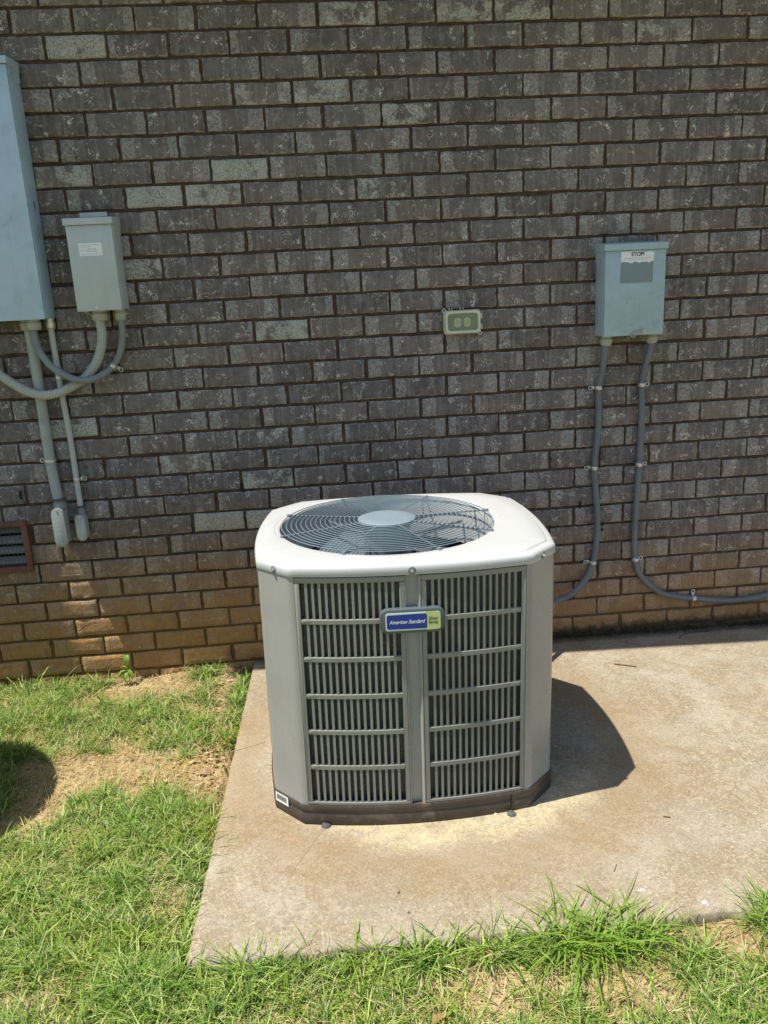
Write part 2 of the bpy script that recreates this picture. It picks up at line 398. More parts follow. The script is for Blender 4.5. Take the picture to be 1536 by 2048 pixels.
# concrete pad: top grid plus rough edges, one solid slab
px_ = np.concatenate([np.arange(-.862, 2.3, .018)]); py_ = np.arange(-1.552, .001, .0182)
def edge_n(t, s): return .0035*math.sin(t*37+s) + .003*math.sin(t*83+2*s) + .0025*math.sin(t*171+s*3)
mb = MB(); rows = []
for j, yy in enumerate(py_):
    row = []
    for i, xx in enumerate(px_):
        x, y, z = xx, yy, pad_z(xx)
        if j == 0: y = yy + edge_n(xx, 1)*.8; z -= .006
        elif j == 1: y = yy - .0145 + edge_n(xx, 1)*.7; z -= .0015
        if i == 0: x = xx + edge_n(yy, 2)*.25; z -= .006
        elif i == 1: x = xx - .013 + edge_n(yy, 2)*.15
        x += .03 * (yy + 1.55) / 1.55 * (1 if xx < -.5 else 0) * max(0, 1 - (xx+.862)/.3)
        row.append((x, y, z))
    rows.append(row)
bot = lambda r: [(x + .004*math.sin(x*60), y + .008*math.sin(x*45)**2, z - .10) for x, y, z in r]
mb.grid(rows)
f0 = rows[0]; mid = [(x, y - .002 + .004*math.sin(x*120), z - .018) for x, y, z in f0]
mb.grid([bot(f0), mid, f0])
l0 = [r[0] for r in rows]; midl = [(x - .002 + .003*math.sin(y*110), y, z - .018) for x, y, z in l0]
mb.grid([l0, midl, [(x, y, z-.1) for x, y, z in l0]])
pm = mb.mesh('concrete_pad', True)
bmx = bmesh.new(); bmx.from_mesh(pm); bmesh.ops.remove_doubles(bmx, verts=bmx.verts, dist=1e-4); bmesh.ops.recalc_face_normals(bmx, faces=bmx.faces); bmx.to_mesh(pm); bmx.free()
if pm.polygons[0].normal.z < 0: pm.flip_normals()
link('concrete_pad', pm, M['concrete'], label='tan concrete equipment pad under the air conditioner, stained along its front', category='concrete pad')

# ------------------------------------------------------------------ brick house wall
house = thing('brick_house', 'dark grey-brown brick house wall behind the air conditioner', 'house wall', (0, 0, 0))
BL, BC = .204, .08
def brick_mesh(k):
    w, h = .193 + rnd.uniform(-.002, .002), .0695 + rnd.uniform(-.0015, .001)
    X = [0, .003, .022, .06, .1, .14, .172, w-.003, w]; Z = [0, .003, .02, .036, .052, h-.003, h]
    bow = rnd.uniform(-.001, .001); rows = []
    for j, z in enumerate(Z):
        row = []
        for i, x in enumerate(X):
            ed = i in (0, len(X)-1) or j in (0, len(Z)-1)
            y = .0035 if ed else rnd.gauss(0, .0008) + bow*math.sin(math.pi*x/w)
            dx = rnd.gauss(0, .0011) if (i in (0, len(X)-1) or ed) else rnd.gauss(0, .001); dz = rnd.gauss(0, .0009)
            if rnd.random() < .02 and ed: y += .004
            row.append((x - w/2 + dx, y, z - h/2 + dz))
        rows.append(row)
    mb = MB(); mb.grid(rows)
    ring = rows[0] + [r[-1] for r in rows[1:]] + rows[-1][-2::-1] + [r[0] for r in rows[-2:0:-1]]
    mb.grid([ring, [(x, .03, z) for x, y, z in ring]], closed=True, flip=True)
    me = mb.mesh('brick', True)
    b = bmesh.new(); b.from_mesh(me); bmesh.ops.remove_doubles(b, verts=b.verts, dist=1e-5); bmesh.ops.recalc_face_normals(b, faces=b.faces)
    b.to_mesh(me); b.free()
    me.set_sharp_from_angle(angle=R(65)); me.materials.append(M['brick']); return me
variants = [brick_mesh(k) for k in range(28)]
VENT = (-2.02, -1.668, .478, .640)
pale = {(6,0):1,(7,-1.5):1,(7,-.5):.8,(1,-2.5):.9,(0,4):.55,(0,5):.6,(4,3):.6,(6,-3):.6,(3,1.5):.6,(13,.5):.8,(22,-1):.95,(21,9.5):1,(22,9):.8,(19,-1.5):.5,
        (20,0):.55,(0,2):.6,(3,.5):.45,(1,7.5):.4,(17,-3.5):.8,(18,0):.5,(7,2.5):.45,(10,-2):.7,(22,0):.95,(-1,-1):.5,(20,4.5):.5,(24,8.5):.5}
fwv = np.array(fw); rtv = np.array(rt); upv = np.array(up); cpos = np.array([-.471, -2.992, 1.379])
cells = []
for n in range(-4, 32):
    for kk in range(-16, 15):
        u = kk + (.5 if n % 2 else 0)
        xc = (u - 4) * BL + BL/2; zc = (29.5 - n) * BC
        if xc < -3.1 or xc > 2.3 or zc < -.14: continue
        x0, x1 = xc - BL/2, xc + BL/2
        sx = 1; cx = xc
        if VENT[2] - .03 < zc < VENT[3] + .03 and x1 > VENT[0]-.02 and x0 < VENT[1]:
            if x1 - (VENT[1]+.028) < .03: continue
            nx0 = VENT[1] + .022; sx = (x1 - .0055 - nx0) / .193; cx = (nx0 + x1 - .0055) / 2
        d = np.array([cx, 0, zc]) - cpos; w = d @ fwv
        ix = 768 + 1554 * (d @ rtv) / w; iy = 1024 - 1554 * (d @ upv) / w
        vis = -40 < ix < 1576 and -20 < iy < 1400
        if 560 < ix < 1070 and iy > 1030: vis = False
        if ix < 60 and 100 < iy < 620: vis = False
        cells.append((vis, w if vis else 1e9, n, u, cx, zc, sx, min(ix, 1536-ix, iy)))
# the largest 300 become separate bricks, those at the rim of the picture and beyond one joined part
cells.sort(key=lambda c: (not c[0], 0 if c[7] > 14 else 1, c[1]))
sepn = 0; joined = []
for c in cells:
    vis, w, n, u, cx, zc, sx, _ = c
    me = variants[rnd.randrange(28)]
    rotf = rnd.random() < .5
    yy = rnd.gauss(0, .0011); M4 = Matrix.Translation((cx + rnd.gauss(0, .0012), yy, zc + rnd.gauss(0, .0008))) @ Matrix.Rotation(R(rnd.gauss(0, .25)), 4, 'Y') @ Matrix.Diagonal((sx, 1, 1, 1))
    if rotf: M4 = M4 @ Matrix.Diagonal((-1, 1, -1, 1))
    if vis and sepn < 299:
        o = bpy.data.objects.new('brick', me); COL.objects.link(o); o.parent = house; o.matrix_local = M4
        p = pale.get((n, u), 0)
        if p: o['pale'] = float(p)
        sepn += 1
    else: joined.append((me, M4))
VV = []; FF = []; base = 0; cache = {}
for me, M4 in joined:
    if me.name not in cache:
        v = np.empty(len(me.vertices)*3); me.vertices.foreach_get('co', v); cache[me.name] = (v.reshape(-1, 3), [tuple(p.vertices) for p in me.polygons])
    v, f = cache[me.name]; A = np.array(M4)
    VV.append(v @ A[:3, :3].T + A[:3, 3]); FF += [tuple(base + i for i in q) for q in f]; base += len(v)
jm = bpy.data.meshes.new('brickwork'); jm.from_pydata(np.concatenate(VV).tolist(), [], FF); jm.update()
jm.polygons.foreach_set('use_smooth', [True]*len(jm.polygons)); jm.set_sharp_from_angle(angle=R(65))
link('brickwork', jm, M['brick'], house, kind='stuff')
# mortar bed behind the faces, open at the vent
mb = MB(); X0, X1, Z0, Z1 = -3.3, 2.5, -.2, 2.78; ym = .0090
vx0, vx1, vz0, vz1 = VENT
for (a, b, c, d) in ((X0, vx0, Z0, Z1), (vx1, X1, Z0, Z1), (vx0, vx1, Z0, vz0), (vx0, vx1, vz1, Z1)):
    nx = max(2, int((b-a)/.03)); nz = max(2, int((d-c)/.03))
    mb.grid([[(a+(b-a)*i/nx, ym + (rnd.gauss(0, .0012) if 0 < i < nx and 0 < j < nz else 0), c+(d-c)*j/nz) for i in range(nx+1)] for j in range(nz+1)])
obj('mortar', mb, M['mortar'], house, smooth=True)
mb = MB().box(X0, vx0, .03, .30, Z0, Z1).box(vx1, X1, .03, .30, Z0, Z1).box(vx0, vx1, .03, .3, Z0, vz0).box(vx0, vx1, .03, .3, vz1, Z1)
obj('wall_core', mb, M['mortar'], house)
# open weep joints
for (x, z) in ((-1.652, .771), (-.814, .743), (.628, .476), (.533, .575)):
    mb = MB().box(x-.0045, x+.0045, -.0005, .0082, z-.028, z+.006); obj('weep_hole', mb, M['black'], house)
# eave
H = 2.72
mb = MB(); ysh = lambda x: -(.371 + .036*(x+.60))
mb.add([(-1.93, ysh(-1.93), H), (4.2, ysh(4.2), H), (4.2, .3, H), (-1.93, .3, H), (-1.93, ysh(-1.93), H+.15), (4.2, ysh(4.2), H+.15), (4.2, .3, H+.15), (-1.93, .3, H+.15)],
       [(0,3,2,1),(4,5,6,7),(0,1,5,4),(1,2,6,5),(2,3,7,6),(3,0,4,7)])
mb.box(-5, -1.932, -.184, .3, H+.002, H+.15)
obj('eave', mb, M['soffit'], house)
mb = MB(); mb.add([(-5, -.18, H+.155), (-1.93, -.18, H+.155), (-1.93, 3, H+1.6), (-5, 3, H+1.6), (-1.93, -.30, H+.16), (4.2, -.45, H+.16), (4.2, 3, H+1.605), (-1.93, 3, H+1.605)], [(0,1,2,3), (4,5,6,7)]); obj('roof', mb, M['shingle'], house)
# crawl-space vent
V = link('vent', None, None, house)
a, b, c, d = VENT
for (q) in ((a-.025, b+.022, c-.022, c), (a-.025, b+.022, d, d+.02), (b, b+.022, c+.0005, d-.0005), (a-.025, a, c+.0005, d-.0005)):
    obj('frame', MB().box(q[0], q[1], -.014, .03, q[2], q[3]), M['rust'], V, bevel=.0015)
for k in range(4):
    z = c + .02 + k*.042
    mb = MB(); mb.add([(a, .012, z-.012), (b-.001, .012, z-.012), (b-.001, .032, z+.012), (a, .032, z+.012), (a, .014, z-.014), (b-.001, .014, z-.014), (b-.001, .034, z+.010), (a, .034, z+.010)],
                      [(0,1,2,3),(7,6,5,4),(0,4,5,1),(1,5,6,2),(2,6,7,3),(3,7,4,0)])
    obj('slat', mb, M['ventslat'], V)
mb = MB()
k = 0; x = a + .008
while x < b: mb.tube([(x, -.004, c), (x, -.004, d)], .0009, 6); x += .0165
z = c + .01
while z < d: mb.tube([(a, -.0058, z), (b, -.0058, z)], .0009, 6); z += .0165
obj('wire_mesh', mb, M['stone'], V)
mb = MB().box(a-.02, b+.02, .20, .21, c-.02, d+.02); obj('void', mb, M['black'], V)

# ------------------------------------------------------------------ air conditioner
def build_unit(label):
    t = thing('air_conditioner', label, 'air conditioner')
    a, b, c, d = .316, .346, .399, .262
    BF, BS = .033, .022
    def side_pt(s, w, k):
        """k side index 0 front 1 right 2 back 3 left, s along, w outwards offset"""
        hx, base, bu = (a, b, BF) if k % 2 == 0 else (d, c, BS)
        q = base + bu*(1-(s/hx)**2) + w
        return [(s, -q), (q, s), (-s, q), (-q, -s)][k]
    def outline(w, n=14):
        P = []
        for k in range(4):
            hx = a if k % 2 == 0 else d
            for i in range(n+1): P.append(side_pt(-hx + 2*hx*i/n, 0, k))
        P = [np.array(p) for p in P]; out = []
        for i in range(len(P)):
            e0 = P[i]-P[i-1]; e1 = P[(i+1) % len(P)]-P[i]
            n0 = np.array([e0[1], -e0[0]])/np.hypot(*e0); n1 = np.array([e1[1], -e1[0]])/np.hypot(*e1)
            nn = n0+n1; nn /= np.hypot(*nn); nn /= max(.6, nn @ n0)
            out.append(P[i]+nn*w)
        return out
    ring = lambda w, z: [(p[0], p[1], z) for p in outline(w)]
    # base pan
    mb = MB(); mb.grid([ring(-.012, .004), ring(.001, .0), ring(.003, .004), ring(.003, .030), ring(.0005, .036), ring(.003, .042), ring(.004, .056), ring(.002, .060), ring(-.012, .060), ring(-.03, .058)], closed=True)
    mb.add(ring(-.03, .058), [tuple(range(len(ring(0, 0))))])
    bp = obj('base_pan', mb, M['base'], t, smooth=True)
    x = .262; f = lambda w: side_pt(x, w, 0)
    obj('seam', MB().box(f(0)[0]-.0012, f(0)[0]+.0012, f(.0045)[1], f(0)[1], .005, .055), M['black'], bp)
    # corner panels
    for k in range(4):
        h0 = a if k % 2 == 0 else d; h1 = d if k % 2 == 0 else a; k1 = (k+1) % 4
        pts = [side_pt(h0-.018, -.012, k), side_pt(h0-.014, -.0005, k), side_pt(h0-.006, .0, k)]
        p0 = np.array(side_pt(h0, 0, k)); p1 = np.array(side_pt(-h1, 0, k1))
        for s in (.04, .12, .25, .4, .6, .75, .88, .96): pts.append(tuple(p0+(p1-p0)*s))
        pts += [side_pt(-h1+.006, .0, k1), side_pt(-h1+.014, -.0005, k1), side_pt(-h1+.018, -.012, k1)]
        mb = MB(); mb.grid([[(p[0], p[1], z) for p in pts] for z in (.058, .40, .7255)])
        obj('corner_panel', mb, M['cabinet'], t, smooth=True)
    # louvred side panels
    for k in range(4):
        hx, base, bu = (a, b, BF) if k % 2 == 0 else (d, c, BS)
        cc = .001 if k == 0 else 0
        for (s0, s1) in ((-hx+.015, cc-.0215), (cc+.0215, hx-.015)):
            pn = link('louvre_panel', None, None, t)
            def strip(name, q0, q1, z0, z1, w0, w1, n=8, parent=pn, mat='louvre'):
                rows = []
                for i in range(n+1):
                    s = q0+(q1-q0)*i/n; po = side_pt(s, w1, k); pi = side_pt(s, w0, k)
                    rows.append([(pi[0], pi[1], z0), (po[0], po[1], z0), (po[0], po[1], z1), (pi[0], pi[1], z1)])
                mb = MB(); mb.grid(rows, closed=True); mb.add(rows[0], [(0, 1, 2, 3)]); mb.add(rows[-1], [(3, 2, 1, 0)])
                return obj(name, mb, M[mat], parent, bevel=.0012, seg=1)
            zt, zb = .707, .070; bw = .0125
            strip('frame', s0, s1, zt, .7215, -.012, 0); strip('frame', s0, s1, .0605, zb, -.012, 0)
            strip('frame', s0, s0+bw, zb+.0003, zt-.0003, -.012, -.0002, 1); strip('frame', s1-bw, s1, zb+.0003, zt-.0003, -.012, -.0002, 1)
            pitch = (zt-zb)/6
            for j in range(1, 6): strip('rail', s0+bw, s1-bw, zb+pitch*j-.0068, zb+pitch*j+.0068, -.0118, -.0008)
            nb = 15 if k % 2 == 0 else 12; w = s1-s0-2*bw; pt = w/(nb-.0)
            for j in range(1, nb):
                s = s0+bw+pt*j
                mb = MB(); hw = .0035
                q = [side_pt(s-hw, -.0022, k), side_pt(s+hw, -.0022, k), side_pt(s+hw*.55, -.019, k), side_pt(s-hw*.55, -.019, k)]
                mb.grid([[(p[0], p[1], z) for p in q] for z in (zb, zt)], closed=True)
                obj('slat', mb, M['louvre'], pn)
        # channel between the two panels
        w = .0215
        q = [(-w, -.013), (-w, -.0005), (-w+.002, -.0005), (-w+.004, -.011), (.006, -.013), (w-.011, -.011), (w-.004, .0), (w-.0005, .0), (w-.0005, -.013)]
        mb = MB(); rows = []
        for z in (.0600, .7215): rows.append([(side_pt(cc+s*.96, wo, k)[0], side_pt(cc+s*.96, wo, k)[1], z) for s, wo in q])
        mb.grid(rows); obj('centre_channel', mb, M['cabinet'] if k == 0 else M['louvre'], t)
    # coil
    mb = MB(); mb.grid([ring(-.026, .06), ring(-.026, .71)], closed=True); mb.grid([ring(-.055, .71), ring(-.055, .06)], closed=True); mb.grid([ring(-.026, .71), ring(-.055, .71)], closed=True)
    obj('coil', mb, M['coil'], t, smooth=True)
    # cap with offset fan opening
    ox, oy = -.036, .010; OR = .3105
    base_pts = outline(0)
    ang = [math.atan2(p[1]-oy, p[0]-ox) for p in base_pts]
    # densify so that the opening reads round
    dense = []
    for i in range(len(base_pts)):
        p, q = base_pts[i], base_pts[(i+1) % len(base_pts)]; m = 2 if np.hypot(*(q-p)) < .07 else 6
        for j in range(m): dense.append((i, j/m))
    def dring(w, z):
        P = outline(w); return [tuple(P[i]*(1-f)+P[(i+1) % len(P)]*f)+(z,) for i, f in dense]
    A0 = [math.atan2(y-oy, x-ox) for x, y, z in dring(0, 0)]
    circ = lambda r, z: [(ox+1.024*r*math.cos(t_), oy+1.024*r*math.sin(t_), z) for t_ in A0]
    def blend(w, r, f, z):
        A, B = dring(w, z), circ(r, z); return [tuple(p*(1-f)+q*f for p, q in zip(u_, v_)) for u_, v_ in zip(A, B)]
    lo = [dring(-.005, .7245), dring(.0016, .7245), dring(.003, .727), dring(.0028, .739), dring(.0017, .7445), dring(-.0010, .7485), dring(-.0055, .7510), dring(-.0120, .7523),
          dring(-.0185, .7528), dring(-.0200, .7534), dring(-.0225, .7572), dring(-.0240, .7580),
          blend(-.034, .345, .35, .7590), circ(.3300, .7602), circ(.3286, .7600), circ(.3268, .7584), circ(.3255, .7583), circ(.3150, .7583), circ(.3125, .7570), circ(.3105, .7530), circ(.3095, .720), circ(.3095, .625), circ(.313, .623), circ(.313, .70)]
    mb = MB(); mb.grid(lo, closed=True)
    obj('top_cap', mb, M['cap'], t, smooth=True)
    # annular deck under the cap, closing the cabinet
    # screws on the skirt
    def screw(p, n):
        s_ = link('screw', None, None, t)
        n = Vector(n).normalized(); p = Vector(p)
        mbx = MB().tube([p-n*.001, p+n*.0012], [.0105, .0095], 20); obj('dimple_shade', mbx, M['conduit'], s_, smooth=True)  # dark raised disc painted as the shade inside the dent
        mbx = MB().tube([p, p+n*.0028], [.0068, .0066], 16); obj('washer', mbx, M['louvre'], s_, smooth=True)
        mbx = MB().tube([p, p+n*.0062], [.0040, .0036], 6); obj('head', mbx, M['steel'], s_)
    q = side_pt(.000, .003, 0); screw((q[0], q[1], .7355), (0, -1, 0))
    for sx_ in (-1, 1):
        for f in (.42,):
            p0 = np.array((sx_*a, -b)); p1 = np.array((sx_*c, -d)); p = p0+(p1-p0)*f; n = np.array((sx_*(b-d), -(c-a))); n = n/np.hypot(*n)
            p = p+n*.003; screw((p[0], p[1], .7350), (n[0], n[1], 0))
    # fan guard
    g = link('fan_guard', None, None, t)
    zg = .7655
    nr = 16
    for i in range(nr):
        r = .098 + (.3140-.098)*i/(nr-1); z = zg + .006*(1-(r/.3140)**2)
        mb = MB().tube([(ox+r*math.cos(2*math.pi*j/72), oy+r*math.sin(2*math.pi*j/72), z) for j in range(72)], .00145, 6, closed=True)
        obj('guard_ring', mb, M['wire'], g, smooth=True)
    for dg in (12.8, 61.6, 113, 157.3, -160, -114.4, -68.7, -27.9):
        t_ = R(dg); P = []
        for r, dz in ((.085, .003), (.15, .001), (.25, -.002), (.315, -.0035), (.3245, -.0060)):
            P.append((ox+r*math.cos(t_), oy+r*math.sin(t_), zg+dz))
        mb = MB().tube(P, .0025, 8); mb.cyl((P[-1][0], P[-1][1], .7575), (0, 0, 1), .0065, .006, .007, 12)
        obj('guard_spoke', mb, M['wire'], g, smooth=True)
    for dg in (12.8, -27.9, 61.6, -68.7):
        t_ = R(dg)
        mb = MB().tube([(ox+.285*math.cos(t_), oy+.285*math.sin(t_), zg), (ox+.29*math.cos(t_), oy+.29*math.sin(t_), .70)], .002, 8)
        obj('guard_post', mb, M['wire'], g, smooth=True)
    mb = MB(); pr = [(0, .7760), (.06, .7757), (.080, .7745), (.0865, .7720), (.0875, .7675), (.084, .7655)]
    mb.grid([[(ox+r*math.cos(2*math.pi*j/48), oy+r*math.sin(2*math.pi*j/48), z) for j in range(48)] for r, z in pr[1:]], closed=True)
    mb.add([(ox+.06*math.cos(2*math.pi*j/48), oy+.06*math.sin(2*math.pi*j/48), .7757) for j in range(48)], [tuple(range(48))])
    obj('motor_cover', mb, M['disc'], g, smooth=True)
    # motor and fan blades
    fan = link('fan', None, None, t)
    obj('motor', MB().cyl((ox, oy, .62), (0, 0, 1), .07, .07, .142, 32), M['fan'], fan, smooth=True)
    obj('hub', MB().cyl((ox, oy, .585), (0, 0, 1), .05, .05, .04, 24), M['dark'], fan, smooth=True)
    for kb in range(3):
        mb = MB(); rows = []
        for i in range(9):
            r = .05+.252*i/8; row = []
            for j in range(9):
                wdt = R(58)+R(18)*math.sin(math.pi*i/8*.9); th = R(120*kb+14)+wdt*(j/8-.5)+R(12)*(i/8)
                z = .628 - .062*(j/8-.5)*(.45+.55*i/8) - .012*math.sin(math.pi*j/8)
                row.append((ox+r*math.cos(th), oy+r*math.sin(th), z))
            rows.append(row)
        mb.grid(rows); o = obj('blade', mb, M['fan'], fan, smooth=True)
        sm = o.modifiers.new('thick', 'SOLIDIFY'); sm.thickness = .002
    for th in (R(35), R(215), R(125), R(305)):
        obj('motor_arm', MB().tube([(ox+.06*math.cos(th), oy+.06*math.sin(th), .70), (ox+.312*math.cos(th), oy+.312*math.sin(th), .70)], .005, 8), M['fan'], fan, smooth=True)
    # compressor deck inside
    obj('inner_floor', MB().cyl((0, 0, .0605), (0, 0, 1), .33, .33, .002, 32), M['fan'], t)
    obj('compressor', MB().tube([(.02, .03, .062), (.02, .03, .08), (.02, .03, .30), (.02, .03, .345), (.02, .03, .36)], [.085, .095, .095, .075, .02], 28), M['dark'], t, smooth=True)
    # badge
    bx, bz = -.0035, .6045; W_, H_ = .0835, .0345
    bd = link('badge', None, None, t)
    by = side_pt(-.008, .0, 0)[1]
    def rr(w, h, r, n=6):
        P = []
        for sx_, sz_, a0 in ((1, -1, -90), (1, 1, 0), (-1, 1, 90), (-1, -1, 180)):
            for i in range(n+1):
                t_ = R(a0+90*i/n); P.append((sx_*(w-r)+r*math.cos(t_), sz_*(h-r)+r*math.sin(t_)))
        return P
    def plate(name, x0, w, h, r, y0, y1, mat, bev=0, parent=bd):
        # bulge the top and bottom edge a little outwards
        P = rr(w, h, r, 6); P = [(bx+x0+x, bz+z*(1-.10*((x+x0)/W_)**2)) for x, z in P]
        return obj(name, MB().prism(P, by+y0, by+y1), M[mat], parent, bevel=bev)
    plate('surround', 0, W_, H_, .020, -.016, .004, 'badge', .003)
    plate('border', .0015, .0705, .0255, .0065, -.0172, -.016, 'pale')
    plate('series_field', .0515, .0205, .0255, .0065, -.0176, -.0172, 'lime')
    plate('blue_field', -.0145, .0515, .0205, .005, -.0180, -.0172, 'blue')
    def text(name, body, size, x, z, y, mat, shear=0, parent=bd, sx_=1.0, thick=0, align='CENTER'):
        cu = bpy.data.curves.new(name, 'FONT'); cu.body = body; cu.size = size; cu.shear = shear; cu.align_x = align; cu.align_y = 'CENTER'; cu.offset = thick; cu.extrude = .00012
        cu.space_line = .85
        tmp = bpy.data.objects.new(name, cu); COL.objects.link(tmp)
        bpy.context.view_layer.update()
        me = bpy.data.meshes.new_from_object(tmp.evaluated_get(bpy.context.evaluated_depsgraph_get()))
        bpy.data.objects.remove(tmp); 
        me.transform(Matrix.Translation((x, y, z)) @ Matrix.Rotation(R(90), 4, 'X') @ Matrix.Diagonal((sx_, 1, 1, 1)))
        me.materials.clear()
        return link(name, me, mat, parent)
    build_unit.text = text
    text('brand_script', 'American Standard', .0145, bx-.0145, bz-.0005, by-.0183, M['white'], .35, sx_=.80, thick=.00012)
    text('series_text', 'Silver\nSeries', .0125, bx+.0535, bz+.0005, by-.0179, M['ink'], .0, sx_=.84, thick=.0001)
    # bar-code sticker on the left chamfer of the base pan
    p0 = np.array((-a, -b)); p1 = np.array((-c, -d)); nn = np.array((-(b-d), -(c-a))); nn = nn/np.hypot(*nn)
    def cham(s, w): p = p0+(p1-p0)*s+nn*w; return p
    def quad(s0, s1, z0, z1, w): 
        A, B = cham(s0, w), cham(s1, w); return [(A[0], A[1], z0), (B[0], B[1], z0), (B[0], B[1], z1), (A[0], A[1], z1)]
    st = obj('barcode_sticker', MB().add(quad(.50, .95, .028, .0575, .0048), [(0, 1, 2, 3)]), M['white'], t)
    mb = MB(); s = .56
    while s < .88:
        w = rnd.choice((.008, .014, .02)); mb.add(quad(s, s+w, .036, .052, .0052), [(0, 1, 2, 3)]); s += w+rnd.choice((.008, .014))
    obj('bars', mb, M['ink'], st)
    t.location = (UX, UY, 0.0005); t.rotation_euler = (0, R(.85), R(-.914))
    return t
unit = build_unit('pale grey square air conditioner with louvred sides and round fan guard on concrete pad')
text = build_unit.text

# ------------------------------------------------------------------ electrical boxes
def hooded_box(name, label, cat, x0, x1, z0, z1, D, mat, lip=.028):
    t = thing(name, label, cat, (0, 0, 0))
    obj('body', MB().box(x0, x1, -D+.012, -.003, z0, z1-.004), M[mat], t, bevel=.0025)
    obj('cover', MB().box(x0+.0015, x1-.0015, -D, -D+.0115, z0-.003, z1-lip), M[mat], t, bevel=.002)
    # rain hood: top sheet, front lip, side cheeks
    mb = MB(); mb.add([(x0-.004, -D-.007, z1), (x1+.004, -D-.007, z1), (x1+.004, -.002, z1+.012), (x0-.004, -.002, z1+.012),
                       (x0-.004, -D-.007, z1-lip), (x1+.004, -D-.007, z1-lip), (x1+.004, -.002, z1-lip), (x0-.004, -.002, z1-lip),
                       (x0-.0005, -D-.004, z1-lip), (x1+.0005, -D-.004, z1-lip), (x1+.0005, -.003, z1-lip), (x0-.0005, -.003, z1-lip),
                       (x0-.0005, -D-.004, z1-.003), (x1+.0005, -D-.004, z1-.003), (x1+.0005, -.003, z1+.009), (x0-.0005, -.003, z1+.009)],
                      [(0,1,2,3),(0,4,5,1),(1,5,6,2),(3,7,4,0),(2,6,7,3),(4,8,9,5),(5,9,10,6),(7,11,8,4),(6,10,11,7),(8,12,13,9),(9,13,14,10),(11,15,12,8),(12,15,14,13),(10,14,15,11)])
    obj('hood', mb, M[mat], t, bevel=.0012)
    for x, s in ((x0, -1), (x1, 1)):
        pl = [(-D*.55, z1-lip-.045), (-.006, z1-lip-.030), (-.006, z1-lip+.004), (-D+.010, z1-lip+.004), (-D+.012, z1-lip-.02)]
        xa, xb = (x-.0022, x-.0002) if s < 0 else (x+.0002, x+.0022)
        n = len(pl); mb = MB().add([(xa, y, z) for y, z in pl]+[(xb, y, z) for y, z in pl], [tuple(range(n)), tuple(range(2*n-1, n-1, -1))]+[(i, n+i, n+(i+1) % n, (i+1) % n) for i in range(n)])
        obj('hood_cheek', mb, M[mat], t)
    return t
# left: large breaker panel, middle box, right disconnect
big = hooded_box('breaker_panel', 'large tall blue-grey breaker panel at left end of the brick wall', 'breaker panel', -1.805, -1.42, 1.405, 2.225, .115, 'box_blue', .022)
obj('latch', MB().box(-1.4196, -1.417, -.070, -.055, 1.765, 1.800), M['steel'], big, bevel=.001)
obj('latch_slot', MB().box(-1.4168, -1.4160, -.066, -.059, 1.772, 1.793), M['black'], big)
mid = hooded_box('junction_box', 'slim pale grey metal box with small white sticker, beside the breaker panel', 'electrical box', -1.311, -1.154, 1.424, 1.727, .112, 'box_grey', .022)
st = obj('sticker', MB().box(-1.274, -1.197, -.1128, -.1122, 1.604, 1.646), M['white'], mid)
mb = MB()
for z, xa, xb in ((1.639, -1.268, -1.205), (1.633, -1.268, -1.235), (1.6265, -1.245, -1.222), (1.622, -1.268, -1.215), (1.617, -1.250, -1.215), (1.609, -1.268, -1.205)):
    x = xa
    while x < xb:
        w = rnd.uniform(.002, .006); mb.add([(x, -.1131, z), (x+w, -.1131, z), (x+w, -.1131, z+.0016), (x, -.1131, z+.0016)], [(0, 1, 2, 3)]); x += w+.0015
obj('fine_print', mb, M['greyink'], st)
obj('screw', MB().cyl((-1.240, -.1125, 1.4315), (0, -1, 0), .006, .005, .003, 14), M['steel'], mid, smooth=True)
obj('back_flange', MB().box(-1.285, -1.19, -.006, -.0025, 1.742, 1.757), M['box_grey'], mid)
rb = hooded_box('disconnect_box', 'blue-green metal shut-off box with torn STOP sticker, right of the outlet', 'shut-off box', .580, .810, 1.238, 1.562, .100, 'box_right', .023)
# torn sticker
def jag(x0, x1, z0, z1):
    P = []
    n = 14
    for i in range(n+1): P.append((x0+(x1-x0)*i/n, z0+(rnd.uniform(-.005, .003) if 0 < i < n else 0)))
    for i in range(1, 5): P.append((x1+rnd.uniform(-.003, .001), z0+(z1-z0)*i/5))
    for i in range(n+1): P.append((x1-(x1-x0)*i/n, z1+(rnd.uniform(-.004, .001) if i < 7 else rnd.uniform(-.001, .0005))))
    return P
sk = obj('sticker', MB().prism(jag(.640, .763, 1.4975, 1.5345), -.1010, -.1004), M['white'], rb)
text('stop_text', 'STOP!', .0185, .702, 1.5235, -.1013, M['ink'], parent=sk, sx_=1.0, thick=.0005)
mb = MB()
for z, xa, xb in ((1.5095, .650, .752), (1.5040, .670, .735)):
    x = xa
    while x < xb:
        w = rnd.uniform(.003, .009); mb.add([(x, -.1013, z), (x+w, -.1013, z), (x+w, -.1013, z+.0019), (x, -.1013, z+.0019)], [(0, 1, 2, 3)]); x += w+.0018
obj('fine_print', mb, M['greyink'], sk)
obj('glue_mark', MB().prism([(.639, 1.4965), (.6375, 1.428), (.640, 1.424), (.757, 1.4235), (.7605, 1.428), (.762, 1.4965)][::-1], -.1006, -.1002), M['glue'], rb)
lt = link('hasp', None, None, rb)
obj('washer', MB().tube([(.735, -.1005, 1.2475), (.735, -.1045, 1.2475)], [.0105, .0095], 20), M['box_grey'], lt, smooth=True)
obj('screw', MB().tube([(.735, -.1045, 1.2475), (.735, -.107, 1.2475)], [.004, .0036], 6), M['steel'], lt)
obj('lever', MB().tube([(.731, -.104, 1.250), (.706, -.105, 1.250), (.690, -.108, 1.242), (.688, -.110, 1.236)], .0028, 8), M['fit'], lt, smooth=True)
